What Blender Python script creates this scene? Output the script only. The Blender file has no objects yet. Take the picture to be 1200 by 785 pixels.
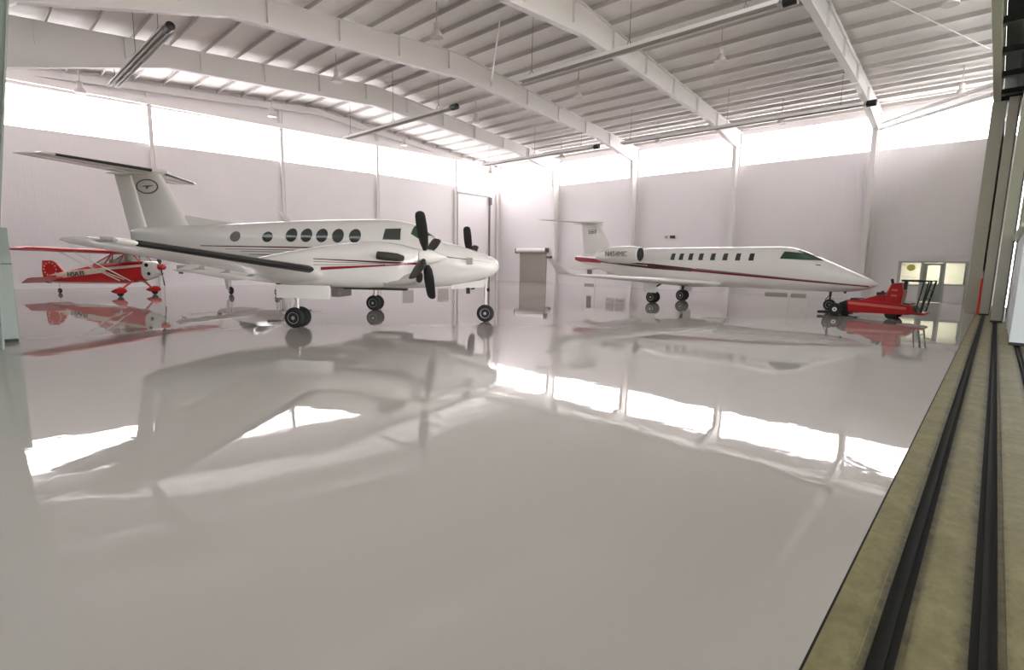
import bpy, bmesh, math, random
from mathutils import Vector, Matrix
random.seed(7)
PI = math.pi
C = bpy.context.scene.collection
R = math.radians

# ------------------------------------------------------------------ materials
def lin(c):
    f = lambda v: v/12.92 if v <= 0.04045 else ((v+0.055)/1.055)**2.4
    return tuple(f(v/255.0) for v in c) + (1.0,)

class NT:
    """small wrapper to write node maths"""
    def __init__(s, name):
        s.m = bpy.data.materials.new(name); s.m.use_nodes = True
        s.t = s.m.node_tree; s.n = s.t.nodes; s.l = s.t.links
        s.b = s.n['Principled BSDF']
        s.co = s.n.new('ShaderNodeTexCoord'); s.sep = s.n.new('ShaderNodeSeparateXYZ')
        s.l.new(s.co.outputs['Object'], s.sep.inputs[0])
    @property
    def x(s): return s.sep.outputs[0]
    @property
    def y(s): return s.sep.outputs[1]
    @property
    def z(s): return s.sep.outputs[2]
    def op(s, o, a, b=0.0, c=None):
        n = s.n.new('ShaderNodeMath'); n.operation = o
        for i, v in enumerate((a, b) if c is None else (a, b, c)):
            if isinstance(v, (int, float)): n.inputs[i].default_value = v
            else: s.l.new(v, n.inputs[i])
        return n.outputs[0]
    def noise(s, scale, detail=4, rough=0.6, vec=None, sc=(1, 1, 1)):
        n = s.n.new('ShaderNodeTexNoise'); n.inputs['Scale'].default_value = scale
        n.inputs['Detail'].default_value = detail; n.inputs['Roughness'].default_value = rough
        mp = s.n.new('ShaderNodeMapping'); mp.inputs['Scale'].default_value = sc
        s.l.new(vec or s.co.outputs['Object'], mp.inputs[0]); s.l.new(mp.outputs[0], n.inputs['Vector'])
        return n.outputs['Fac']
    def mix(s, f, a, b):
        n = s.n.new('ShaderNodeMix'); n.data_type = 'RGBA'
        for sock, v in ((n.inputs[0], f), (n.inputs[6], a), (n.inputs[7], b)):
            if isinstance(v, (int, float, tuple)): sock.default_value = v
            else: s.l.new(v, sock)
        return n.outputs[2]
    def ramp(s, f, lo, hi):
        n = s.n.new('ShaderNodeMapRange'); n.inputs[1].default_value = lo; n.inputs[2].default_value = hi
        s.l.new(f, n.inputs[0]); return n.outputs[0]
    def bump(s, h, strength, dist=0.01):
        n = s.n.new('ShaderNodeBump'); n.inputs['Strength'].default_value = strength
        n.inputs['Distance'].default_value = dist
        s.l.new(h, n.inputs['Height']); s.l.new(n.outputs[0], s.b.inputs['Normal'])
    def col(s, v):
        if isinstance(v, tuple): s.b.inputs['Base Color'].default_value = v
        else: s.l.new(v, s.b.inputs['Base Color'])
    def set(s, rough=None, metal=None, coat=None, spec=None):
        if rough is not None:
            if isinstance(rough, (int, float)): s.b.inputs['Roughness'].default_value = rough
            else: s.l.new(rough, s.b.inputs['Roughness'])
        if metal is not None: s.b.inputs['Metallic'].default_value = metal
        if coat is not None: s.b.inputs['Coat Weight'].default_value = coat; s.b.inputs['Coat Roughness'].default_value = 0.05
        if spec is not None: s.b.inputs['Specular IOR Level'].default_value = spec
        return s

def simple(name, rgb, rough=0.5, metal=0.0, coat=0.0, var=0.06, scale=6.0):
    s = NT(name); a = lin(rgb); d = tuple(v*(1-var) for v in a[:3]) + (1,)
    s.col(s.mix(s.noise(scale), d, a)); s.set(rough, metal, coat); return s.m

def striped(name, base, bands, rough=0.22, coat=0.4):
    """paint with livery bands: (x0,x1,z0,z1,half0,half1,rgb) along the body"""
    s = NT(name); a = lin(base); d = tuple(v*0.96 for v in a[:3]) + (1,)
    c = s.mix(s.noise(3.0), d, a)
    for (x0, x1, z0, z1, h0, h1, rgb) in bands:
        t = s.op('DIVIDE', s.op('SUBTRACT', s.x, x0), x1-x0)
        cen = s.op('MULTIPLY_ADD', t, z1-z0, z0); hf = s.op('MULTIPLY_ADD', t, h1-h0, h0)
        m = s.op('LESS_THAN', s.op('ABSOLUTE', s.op('SUBTRACT', s.z, cen)), hf)
        m = s.op('MULTIPLY', m, s.op('GREATER_THAN', s.x, min(x0, x1)))
        m = s.op('MULTIPLY', m, s.op('LESS_THAN', s.x, max(x0, x1)))
        c = s.mix(m, c, lin(rgb))
    s.col(c); s.set(rough, 0, coat); return s.m

M = {}
M['rubber'] = simple('tyre_rubber', (26, 26, 27), 0.7)
M['hub'] = simple('wheel_metal', (178, 176, 172), 0.35, 0.6)
M['strut'] = simple('strut_metal', (196, 192, 186), 0.35, 0.3)
M['black'] = simple('black_paint', (22, 22, 22), 0.4)
M['boot'] = simple('deice_rubber', (16, 17, 17), 0.35)
M['blade'] = simple('blade_black', (30, 30, 28), 0.4)
M['bladetip'] = simple('blade_tip', (190, 186, 180), 0.4)
M['glass'] = simple('cabin_glass', (62, 68, 66), 0.06, 0, 0.5, 0.25, 2.0)
M['glass2'] = simple('cockpit_glass', (42, 78, 58), 0.06, 0, 0.6, 0.3, 3.0)
M['white'] = simple('white_paint', (228, 224, 220), 0.25, 0, 0.4, 0.03)
M['white2'] = simple('white_steel_paint', (230, 226, 225), 0.5, 0, 0, 0.03, 2)
M['lineG'] = simple('grey_marking', (105, 96, 96), 0.4)
M['regG'] = simple('registration_grey', (138, 128, 126), 0.4)
M['panelline'] = simple('panel_grey', (168, 164, 160), 0.4)
M['red'] = simple('red_paint', (205, 30, 34), 0.25, 0, 0.5)
M['redtug'] = simple('tug_red', (176, 14, 26), 0.3, 0, 0.4)
M['pole_red'] = simple('guard_red', (205, 48, 34), 0.5)
M['pale_red'] = simple('tug_stripe', (206, 110, 100), 0.4)
M['intake'] = simple('intake_dark', (14, 13, 12), 0.6)
M['steel'] = simple('bare_steel', (150, 146, 140), 0.3, 0.8)
M['darksteel'] = simple('dark_steel', (58, 56, 50), 0.6, 0.3)
M['lamp'] = simple('lamp_reflector', (196, 188, 184), 0.45, 0.1)
M['purlin'] = simple('shade_grey_purlin', (196, 190, 186), 0.5, 0, 0, 0.04, 2)  # greyed so the purlins show as soft shadow lines under the roof
M['cabinet'] = simple('cabinet_grey_green', (150, 160, 152), 0.5, 0, 0, 0.08, 3)
M['doorgrey'] = simple('door_grey', (164, 157, 148), 0.5, 0, 0, 0.05, 4)
M['frame'] = simple('alu_frame', (178, 180, 174), 0.4, 0.2)
M['leaf'] = simple('door_leaf_paint', (178, 176, 160), 0.45, 0, 0, 0.07, 1.5)
M['leaf2'] = simple('door_leaf_blue_white', (205, 212, 214), 0.4, 0, 0, 0.04, 2)
M['header'] = simple('header_dark_green', (66, 78, 66), 0.6, 0, 0, 0.15, 2)
M['yellow'] = simple('yellow_board', (214, 210, 96), 0.5)
M['office'] = simple('office_wall', (214, 204, 188), 0.7)

def wallmat():
    s = NT('ribbed_metal_panel')
    a, d = lin((232, 227, 229)), lin((226, 221, 223))
    s.col(s.mix(s.noise(0.6), d, a)); s.set(0.55)
    s2 = s.op('ADD', s.x, s.y)
    r = s.op('ABSOLUTE', s.op('SUBTRACT', s.op('FRACT', s.op('MULTIPLY', s2, 3.3)), 0.5))
    s.bump(s.ramp(r, 0.36, 0.5), 0.2, 0.015); return s.m
M['wall'] = wallmat(); M['nearwall'] = simple('dark_green_panel', (96, 104, 96), 0.6, 0, 0, 0.08, 1)
def ceilmat():
    s = NT('roof_insulation'); a, d = lin((250, 247, 244)), lin((243, 240, 236))
    s.col(s.mix(s.noise(0.8, 5), d, a)); s.set(0.6)
    s.bump(s.noise(1.6, 2, 0.5, sc=(1, 0.25, 1)), 0.35, 0.12); return s.m
M['ceil'] = ceilmat()
def floormat():
    s = NT('polished_epoxy_floor')
    s.col(s.mix(s.noise(0.12, 3), lin((164, 158, 153)), lin((178, 172, 168))))
    s.set(s.op('MULTIPLY_ADD', s.noise(0.35, 3), 0.012, 0.012)); s.b.inputs['IOR'].default_value = 1.62
    h = s.op('ADD', s.op('MULTIPLY', s.noise(0.45, 2, 0.5), 1.0), s.op('ADD', s.op('MULTIPLY', s.noise(1.7, 3, 0.55), 0.26), s.op('MULTIPLY', s.noise(4.5, 2, 0.5), 0.05)))
    s.bump(h, 0.5, 0.010); return s.m
M['floor'] = floormat()
GRV = (0.20, -0.15, -0.56)
def concmat():
    s = NT('stained_concrete')
    n1 = s.noise(2.5, 8, 0.7); n2 = s.noise(14, 5, 0.7, sc=(0.4, 1, 1))
    c = s.mix(s.ramp(n1, 0.3, 0.7), lin((102, 94, 56)), lin((136, 127, 86)))
    n3 = s.noise(9, 6, 0.75)
    c = s.mix(s.op('MULTIPLY', s.ramp(n3, 0.42, 0.7), 0.55), c, lin((92, 84, 54)))
    c = s.mix(s.op('MULTIPLY', s.ramp(n2, 0.5, 0.8), 0.4), c, lin((84, 78, 50)))
    for g in GRV:      # oily dirt either side of each rail slot
        dd = s.op('ABSOLUTE', s.op('SUBTRACT', s.y, g))
        dd = s.op('ADD', dd, s.op('MULTIPLY', s.op('SUBTRACT', n3, 0.5), 0.16))
        m = s.op('SUBTRACT', 1.0, s.ramp(dd, 0.045, 0.11))
        c = s.mix(s.op('MULTIPLY', m, 0.85), c, lin((44, 38, 24)))
    s.col(c); s.set(0.7); s.bump(n1, 0.3, 0.01); return s.m
M['conc'] = concmat()
M['apron'] = simple('apron_concrete', (172, 166, 150), 0.8, 0, 0, 0.15, 0.4)
M['slot'] = simple('slot_dirt', (22, 20, 14), 0.9, 0, 0, 0.4, 20)
def panemat(k, name):
    s = NT(name); n = s.n
    tr = n.new('ShaderNodeBsdfTransparent'); tl = n.new('ShaderNodeBsdfTranslucent')
    tl.inputs[0].default_value = (0.6*k, 0.595*k, 0.595*k, 1); tr.inputs[0].default_value = (k, k*0.99, k*0.99, 1)
    mx = n.new('ShaderNodeMixShader'); mx.inputs[0].default_value = 0.3
    s.l.new(tr.outputs[0], mx.inputs[1]); s.l.new(tl.outputs[0], mx.inputs[2])
    s.l.new(mx.outputs[0], n['Material Output'].inputs[0]); return s.m
M['pane'] = panemat(0.8, 'translucent_panel'); M['pane2'] = panemat(1.0, 'added_gable_light_panel'); M['pane3'] = panemat(0.42, 'dimmed_added_panel')  # gable and near-wall panes only set how much added daylight enters
def glassmat():
    s = NT('door_glass'); n = s.n
    tr = n.new('ShaderNodeBsdfTransparent'); gl = n.new('ShaderNodeBsdfGlossy'); gl.inputs['Roughness'].default_value = 0.03
    tr.inputs[0].default_value = (0.85, 0.9, 0.87, 1)
    mx = n.new('ShaderNodeMixShader'); mx.inputs[0].default_value = 0.12
    s.l.new(tr.outputs[0], mx.inputs[1]); s.l.new(gl.outputs[0], mx.inputs[2])
    s.l.new(mx.outputs[0], n['Material Output'].inputs[0]); return s.m
M['clear'] = glassmat()

# ------------------------------------------------------------------ mesh helpers
def box(bm, x0, x1, y0, y1, z0, z1, mat=None):
    vs = [bm.verts.new(p) for p in ((x0,y0,z0),(x1,y0,z0),(x1,y1,z0),(x0,y1,z0),(x0,y0,z1),(x1,y0,z1),(x1,y1,z1),(x0,y1,z1))]
    for f in ((0,3,2,1),(4,5,6,7),(0,1,5,4),(1,2,6,5),(2,3,7,6),(3,0,4,7)):
        bm.faces.new([vs[i] for i in f])
    if mat is not None: bmesh.ops.transform(bm, matrix=mat, verts=vs)
    return vs
def frame_of(d):
    d = Vector(d).normalized(); u = d.cross(Vector((0,0,1)))
    if u.length < 1e-4: u = Vector((1,0,0))
    u.normalize(); return u, u.cross(d).normalized()
def tube(bm, pts, r, n=10, caps=True):
    pts = [Vector(p) for p in pts]; rs = r if isinstance(r, (list, tuple)) else [r]*len(pts)
    rings = []
    for i, p in enumerate(pts):
        d = pts[min(i+1, len(pts)-1)] - pts[max(i-1, 0)]; u, v = frame_of(d)
        rings.append([p + (u*math.cos(2*PI*k/n) + v*math.sin(2*PI*k/n))*rs[i] for k in range(n)])
    loft(bm, rings, caps)
def loft(bm, rings, caps=True, closed=True):
    V = [[bm.verts.new(p) for p in r] for r in rings]; n = len(V[0])
    for a, b in zip(V, V[1:]):
        for k in range(n if closed else n-1):
            try: bm.faces.new((a[k], a[(k+1) % n], b[(k+1) % n], b[k]))
            except ValueError: pass
    if caps:
        for r in (V[0][::-1], V[-1]):
            try: bm.faces.new(r)
            except ValueError: pass
    return V
def lathe(bm, o, axis, prof, n=24):
    """prof: (distance along axis, radius)"""
    o = Vector(o); a = Vector(axis).normalized(); u, v = frame_of(a)
    loft(bm, [[o + a*t + (u*math.cos(2*PI*k/n) + v*math.sin(2*PI*k/n))*max(r, 1e-4) for k in range(n)] for t, r in prof])
def prism(bm, pts, off):
    """closed outline of 3-D points extruded by the vector off"""
    off = Vector(off); loft(bm, [[Vector(p) for p in pts], [Vector(p)+off for p in pts]])
def mk(name, bm, mat, parent=None, sharp=35, bevel=0, kind=None):
    bmesh.ops.remove_doubles(bm, verts=bm.verts, dist=1e-5)
    bmesh.ops.recalc_face_normals(bm, faces=bm.faces)
    for f in bm.faces: f.smooth = True
    for e in bm.edges:
        if len(e.link_faces) == 2 and e.calc_face_angle(0) > R(sharp): e.smooth = False
    me = bpy.data.meshes.new(name); bm.to_mesh(me); bm.free()
    o = bpy.data.objects.new(name, me); C.objects.link(o)
    for m in (mat if isinstance(mat, list) else [mat]): me.materials.append(m)
    if parent: o.parent = parent
    if bevel:
        b = o.modifiers.new('bevel', 'BEVEL'); b.width = bevel; b.segments = 2; b.limit_method = 'ANGLE'
    if kind: o['kind'] = kind
    return o
def bmn(): return bmesh.new()
def boxes(*L):
    b = bmesh.new()
    for q in L: box(b, *q)
    return b
def tag(o, label, cat, group=None):
    o['label'] = label; o['category'] = cat
    if group: o['group'] = group
    return o
def empty(name, loc, rz, label, cat, group=None):
    o = bpy.data.objects.new(name, None); C.objects.link(o); o.location = loc; o.rotation_euler = (0, 0, rz)
    o.empty_display_size = 0.3
    return tag(o, label, cat, group)
def copy_tree(o, parent=None):
    c = o.copy(); C.objects.link(c)
    if parent: c.parent = parent
    for ch in list(o.children): copy_tree(ch, c)
    return c
def text_mesh(name, body, size, mtx, mat, parent, depth=0.004):
    cu = bpy.data.curves.new(name, 'FONT'); cu.body = body; cu.size = size; cu.extrude = depth
    cu.align_x = 'CENTER'; cu.align_y = 'CENTER'
    t = bpy.data.objects.new(name + '_tmp', cu); C.objects.link(t)
    bpy.context.view_layer.update()
    me = bpy.data.meshes.new_from_object(t.evaluated_get(bpy.context.evaluated_depsgraph_get()))
    bpy.data.objects.remove(t); me.transform(mtx); me.materials.clear(); me.materials.append(mat); me.name = name
    o = bpy.data.objects.new(name, me); C.objects.link(o); o.parent = parent
    return o

# ------------------------------------------------------------------ the building
XA, XB, YL, YD = -3.2, 37.28, 36.8, 0.45
FR = (29.2, 21.45, 13.7, 5.9)
EAVE, RIDGE, XR = 10.75, 12.4, 18.6
def ztop(x): return EAVE + (RIDGE-EAVE)*(1 - abs(x-XR)/(XB-XR))

bm = bmn(); n = 40
box(bm, XA-0.3, XB+0.3, YD+0.012, YL+0.3, -0.25, 0)
mk('floor', bm, M['floor'], kind='structure')
# concrete sill with rail slots: extruded section
sec = [(YD, 0.0)]
for g in GRV:
    w = 0.052
    sec += [(g+w+0.03, 0.0), (g+w+0.03, -0.012), (g+w, -0.012), (g+w, -0.06), (g-w, -0.06), (g-w, -0.012), (g-w-0.03, -0.012), (g-w-0.03, 0.0)]
sec += [(-0.85, 0.0), (-0.85, -0.25), (YD, -0.25)]
bm = bmn(); prism(bm, [(-6, y, z) for y, z in sec], (XB+6, 0, 0))
mk('floor_sill', bm, M['conc'], sharp=20, kind='structure')
bm = bmn(); box(bm, -6, XB, YD, YD+0.012, -0.2, -0.004); mk('trim_1', bm, M['slot'], kind='structure')
for i, g in enumerate(GRV):
    bm = bmn(); box(bm, -6, XB, g-0.052, g+0.052, -0.06, -0.045); box(bm, -6, XB, g-0.014, g+0.014, -0.045, -0.03)
    mk('trim_%d' % (i+2), bm, M['slot'], kind='structure')
bm = bmn(); box(bm, -80, 120, -120, -0.85, -0.3, -0.02); mk('ground_apron', bm, M['apron'], kind='structure')

# B = back wall, L = left wall, A = near wall, D = door side wall
CLB, CLT = 8.65, 10.75
bm = bmn(); box(bm, XB, XB+0.25, YD-0.9, 1.1, 0, CLB); box(bm, XB, XB+0.25, 4.2, YL+0.25, 0, CLB)
box(bm, XB, XB+0.25, 1.1, 4.2, 2.3, CLB)
box(bm, XB, XB+0.25, YD-0.9, YL+0.25, 10.62, 11.6); mk('wall_back', bm, M['wall'], kind='structure')
def clb_left(x): return 8.15 + 0.5*min(1, max(0, (x-2.4)/24.0))
xs = [XA-0.25, 2.4, 8.5, 16, 24, XB]
bm = bmn(); prism(bm, [(XA-0.25, YL, 0), (XB, YL, 0)] + [(x, YL, clb_left(x)) for x in xs[::-1]], (0, 0.25, 0))
def clt_left(x): return 10.15 + 0.6*min(1, max(0, (x-2.4)/22.0))
prism(bm, [(x, YL, clt_left(x)) for x in xs] + [(XB, YL, EAVE+0.5), (XR, YL, RIDGE+0.4), (XA-0.25, YL, EAVE+0.5)], (0, 0.25, 0))
mk('wall_left', bm, M['wall'], kind='structure')
bm = bmn(); box(bm, XA-0.25, XA, 0.1, YL, 0, CLB); box(bm, XA-0.25, XA, 0.1, YL, 10.45, 11.0); mk('wall_near', bm, M['nearwall'], kind='structure')
# wall on the door side, beyond the opening, and the gable above the header
bm = bmn(); box(bm, 30.1, XB, YD, YD+0.16, 0, 8.6)
box(bm, XA-0.25, XB+0.25, 0.64, 0.8, 10.9, 12.8)
mk('wall_right', bm, M['leaf'], kind='structure')

# roof skin
bm = bmn(); th = 0.12
def roofsec(y): return [(XA-0.3, y, ztop(XA)+0.24), (XR, y, RIDGE+0.24), (XB+0.3, y, ztop(XB)+0.24), (XB+0.3, y, ztop(XB)+0.36), (XR, y, RIDGE+0.36), (XA-0.3, y, ztop(XA)+0.36)]
prism(bm, roofsec(-1.2), (0, YL+1.5, 0)); mk('ceiling', bm, M['ceil'], kind='structure')

# clerestory panes, one window per bay
def window_bay(idx, a, b, side):
    bm = bmn(); fr = bmn()
    if side == 'B':
        box(bm, XB+0.10, XB+0.12, a, b, CLB, 10.9)
        box(fr, XB+0.02, XB+0.08, a, b, 9.86, 9.90)
        for y in (a+0.03, b-0.03, (a+b)/2): box(fr, XB+0.04, XB+0.10, y-0.02, y+0.02, CLB, 10.9)
    else:
        q = [(a, clb_left(a)), (b, clb_left(b)), (b, clt_left(b)), (a, clt_left(a))]
        prism(bm, [(x, YL+0.10, z) for x, z in q], (0, 0.02, 0))
        for x in (a+0.03, b-0.03): box(fr, x-0.02, x+0.02, YL+0.04, YL+0.1, clb_left(x), clt_left(x))
        box(fr, a, b, YL+0.04, YL+0.09, (clb_left(a)+clt_left(a))/2+0.32, (clb_left(a)+clt_left(a))/2+0.34)
    o = mk('window_%d' % idx, bm, M['pane'], kind='structure')
    mk('window_frame', fr, M['white2'], o)
yb = [YL, 29.2, 21.45, 13.7, 5.9, YD]
for i in range(5): window_bay(i+1, yb[i+1], yb[i], 'B')
xl = [XA, 8.45, 16.0, 23.5, 31.6, XB]
for i in range(5): window_bay(i+6, xl[i], xl[i+1], 'L')

for i in range(5):  # unseen near-wall and gable windows, added to light the far walls
    a, b = yb[i+1], yb[i]
    bm = bmn(); box(bm, XA-0.12, XA-0.10, a, b, CLB, 10.45); o = mk('window_%d' % (14+i), bm, M['pane3'], kind='structure')
    fr = bmn(); box(fr, XA-0.1, XA-0.04, a, a+0.06, CLB, 10.45); box(fr, XA-0.1, XA-0.04, b-0.06, b, CLB, 10.45); mk('window_frame', fr, M['white2'], o)
    a, b = xl[i], xl[i+1]
    bm = bmn(); box(bm, a, b, 0.72, 0.74, 9.75, 10.9); o = mk('window_%d' % (19+i), bm, M['pane2'], kind='structure')
    fr = bmn(); box(fr, a, a+0.06, 0.66, 0.72, 9.75, 10.9); box(fr, b-0.06, b, 0.66, 0.72, 9.75, 10.9); mk('window_frame', fr, M['white2'], o)
# added unseen roof and walls over the apron, blocking sky light from the door opening
bm = bmn(); box(bm, -20, 60, -18.0, -0.95, 8.9, 9.2); mk('ceiling_light_blocker', bm, M['header'], kind='structure')
bm = bmn(); box(bm, -20, 60, -18.2, -18.0, 3.2, 9.2); mk('wall_light_blocker', bm, M['header'], kind='structure')
bm = bmn(); box(bm, -20.2, -20, -18.2, -0.95, 0, 9.2); mk('wall_light_blocker_end', bm, M['header'], kind='structure')

# steel columns and rafters (tapered I sections)
def isec_member(bm, inner, outer, y, fw=0.26, ft=0.03, web=0.03):
    """web between two polylines in the XZ plane, with a flange along each"""
    prism(bm, [(x, y-web/2, z) for x, z in inner] + [(x, y-web/2, z) for x, z in outer[::-1]], (0, web, 0))
    for line in (inner, outer):
        for (xa, za), (xb, zb) in zip(line, line[1:]):
            d = Vector((xb-xa, 0, zb-za)); L = d.length; d.normalize(); nrm = Vector((-d.z, 0, d.x))*ft/2
            a = Vector((xa, y-fw/2, za)); b = Vector((xb, y-fw/2, zb))
            prism(bm, [a-nrm, b-nrm, b+nrm, a+nrm], (0, fw, 0))
place = {29.2: 'nearest the far corner', 21.45: 'in front of the jet tail', 13.7: 'behind the jet cabin', 5.9: 'behind the jet nose'}
for y in FR:
    bm = bmn(); isec_member(bm, [(36.88, 0), (36.30, 9.72)], [(37.26, 0), (37.26, 10.72)], y)
    box(bm, 36.7, 37.27, y-0.2, y+0.2, 0, 0.03)
    for z in (2.4, 4.8, 7.2): box(bm, 36.75, 37.26, y-0.06, y+0.06, z, z+0.012)
    tag(mk('steel_column', bm, M['white2']), 'white tapered steel column on the back wall, %s' % place[y], 'column', None)
    nm = {29.2: 'farthest, ending beside the far corner', 21.45: 'second from the far corner', 13.7: 'third from the far corner, crossing the top centre', 5.9: 'nearest the hangar doors'}[y]
    bm = bmn()
    isec_member(bm, [(XA, 9.7), (-0.7, 9.2), (0.2, 8.5), (0.95, 8.2), (1.9, 8.95), (7.6, 10.48), (XR, 11.22), (31.6, 10.52), (36.30, 9.72)],
                    [(XA, ztop(XA)), (-0.7, ztop(-0.7)), (0.2, ztop(0.2)), (0.95, ztop(0.95)), (1.9, ztop(1.9)), (7.6, ztop(7.6)), (XR, RIDGE), (31.6, ztop(31.6)), (37.26, ztop(37.26))], y, 0.28)
    for x in range(3, 36, 3):
        box(bm, x-0.006, x+0.006, y-0.13, y+0.13, ztop(x)-0.85, ztop(x)-0.02)
    tag(mk('roof_rafter', bm, M['white2']), 'white tapered roof rafter across the hangar, %s' % nm, 'roof beam', None)
for y in (29.2, 21.45, 13.7):
    bm = bmn(); isec_member(bm, [(0.5, 0), (0.60, 2.0), (1.35, 8.6)], [(-0.15, 0), (-0.15, 2.0), (-0.15, 8.6)], y, 0.3)
    tag(mk('steel_column', bm, M['cabinet']), {13.7: 'pale grey steel column at the left edge of the photo, above the metal locker', 21.45: 'grey inner column left of the camera view, middle one of three', 29.2: 'grey inner column left of the camera view, farthest of three'}[y], 'column')
# end wall frame: rafter just under the roof at the left wall and slim wall posts
bm = bmn(); isec_member(bm, [(XA, ztop(XA)-0.35), (XR, RIDGE-0.4), (XB-0.02, EAVE-0.35)], [(XA, ztop(XA)), (XR, RIDGE), (XB-0.02, EAVE)], YL-0.2, 0.2)
tag(mk('roof_rafter', bm, M['white2']), 'slim white end rafter running just under the roof along the left wall', 'roof beam')
bm = bmn(); prism(bm, [(XA, YL-0.32, 10.28), (2.4, YL-0.32, 10.30), (XB, YL-0.32, 10.92), (XB, YL-0.32, 11.2), (XA, YL-0.32, 10.58)], (0, 0.2, 0))
tag(mk('wall_girt', bm, M['white2']), 'long white horizontal girt above the high windows of the left wall', 'beam')
for x, w_ in zip(xl[1:-1], ('above the red aeroplane', 'above the twin-engine aircraft tail', 'above the twin-engine aircraft cabin', 'left of the tall door outline')):
    bm = bmn(); isec_member(bm, [(x-0.10, 0), (x-0.10, ztop(x)-0.42)], [(x+0.10, 0), (x+0.10, ztop(x)-0.42)], YL-0.16, 0.14, 0.012, 0.012)
    tag(mk('wall_post', bm, M['white2']), 'slim white wall post on the left wall, %s' % w_, 'post')
# corner column
bm = bmn(); isec_member(bm, [(XB-0.34, 0), (XB-0.34, 10.6)], [(XB-0.04, 0), (XB-0.04, 10.6)], YL-0.16, 0.2)
tag(mk('steel_column', bm, M['white2']), 'slim white steel column in the far corner of the hangar', 'column')
# purlins
k = 0
for i in range(30):
    x = XA + 0.87 + i*1.44
    if x > XB-0.4: break
    z = ztop(x)
    bm = bmn()
    prism(bm, [(x-0.05, -0.2, z+0.005), (x+0.004, -0.2, z+0.005), (x+0.004, -0.2, z+0.205), (x+0.05, -0.2, z+0.205), (x+0.05, -0.2, z+0.215), (x-0.004, -0.2, z+0.215), (x-0.004, -0.2, z+0.015), (x-0.05, -0.2, z+0.015)], (0, YL, 0))
    tag(mk('roof_purlin', bm, M['purlin']), 'white roof purlin running along under the roof panels across the rafters', 'roof beam', 'purlins under the roof')
# flange braces (little struts from rafter to purlin)
# roof cross bracing near the doors
def rod(name, a, b, r, mat, label, cat, group=None):
    bm = bmn(); tube(bm, [a, b], r, 8); return tag(mk(name, bm, mat), label, cat, group)
rod('brace_rod', (29.9, 0.9, 9.45), (36.5, 5.75, 9.95), 0.085, M['white2'], 'upper white brace pipe between the nearest back column and the door header', 'brace')
rod('brace_rod', (29.9, 0.9, 9.05), (36.5, 5.75, 9.65), 0.085, M['white2'], 'lower white brace pipe between the nearest back column and the door header', 'brace')
rod('brace_rod', (20.5, 5.6, 11.9), (30.0, 1.2, 10.9), 0.02, M['white2'], 'thin white diagonal rod under the roof beside the lone lamp by the doors', 'brace')
rod('hanging_rod', (16.8, 16.6, 12.2), (16.6, 16.9, 9.6), 0.04, M['white2'], 'thin pale rod hanging down from the roof near the top centre', 'rod')

# ------------------------------------------------------------------ hangar doors, header, jamb
bm = bmn()
box(bm, XA, 30.0, 0.62, 0.84, 8.6, 9.75)
tag(mk('door_header_beam', bm, M['leaf'], bevel=0.01), 'long pale green-grey header beam above the hangar door opening', 'beam')
t = empty('door_guide_rack', (0, 0, 8.6), 0, 'dark green overhead door guide with black cross bars at the top right', 'door track')
bm = bmn(); box(bm, 12, XB, -0.95, 0.60, 0.95, 1.1)
for g in GRV: box(bm, 12, XB, g-0.03, g+0.03, 0.35, 0.95)
mk('guide_panel', bm, M['header'], t)
for x in (17.9, 20.6, 23.3, 26.0, 28.5, 29.6):
    bm = bmn(); box(bm, x-0.16, x+0.16, -0.95, 0.61, 0.02, 0.2); mk('cross_bar', bm, M['black'], t)
bm = bmn(); box(bm, 29.4, 30.1, 0.60, 0.86, 0, 8.6); box(bm, 29.4, 30.1, YD-0.02, 0.60, 0, 8.6)
box(bm, 30.3, 30.6, 0.62, 0.8, 0, 8.6); box(bm, 33.2, 33.5, 0.62, 0.9, 0, 8.6); box(bm, 36.6, 37.2, 0.62, 1.05, 0, 8.6)
mk('trim_5', bm, M['leaf'], bevel=0.01, kind='structure')
t = empty('guard_post', (29.2, 0.40, 0), 0, 'slim red guard post standing at the foot of the door jamb', 'post')
bm = bmn(); lathe(bm, (0,0,0), (0,0,1), [(0,0.11),(0.02,0.11),(0.02,0.055),(1.48,0.055),(1.5,0.03)], 16); mk('post', bm, M['pole_red'], t)
bm = bmn(); lathe(bm, (0,0,1.5), (0,0,1), [(0,0.03),(0.28,0.025),(0.3,0.0)], 12); mk('post_cap', bm, M['doorgrey'], t)

def leaf(idx, x0, x1, g, H, mat, rail=None, glazed=False):
    hw = 0.155; bm = bmn()
    z0 = 0.05
    # perimeter frame plus girts, panel skin set on the outside
    for xa in (x0, (x0+x1)/2-0.1, x1-0.2): box(bm, xa, xa+0.2, g-hw, g+hw, z0, H)
    k = 0; z = z0
    while z < H-0.2:
        box(bm, x0+0.2, x1-0.2, g-hw, g+hw-0.03, z, z+0.16); z += (H-z0-0.16)/4 - 1e-6
    o = mk('door_%d' % idx, bm, mat, bevel=0.008, kind='structure')
    bm = bmn(); box(bm, x0+0.02, x1-0.02, g-hw-0.03, g-hw, z0, H); box(bm, x0+0.2, x1-0.2, g+hw-0.03, g+hw-0.02, z0, H)
    mk('skin', bm, mat, o)
    bm = bmn()
    for x in (x0+0.6, x1-0.6): lathe(bm, (x, g-0.03, 0.09), (0,1,0), [(0,0.05),(0.0,0.1),(0.06,0.1),(0.06,0.05)], 16)
    mk('door_wheel', bm, M['darksteel'], o)
    bm = bmn(); box(bm, x0-0.012, x0, g-hw, g-hw+0.02, z0, H); box(bm, x0-0.01, x0+0.3, g-hw, g+hw, 0.0, z0+0.02)
    mk('rubber_seal', bm, M['black'], o)
    return o
leaf(1, 28.7, 36.9, GRV[0], 8.55, M['leaf'])
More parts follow.
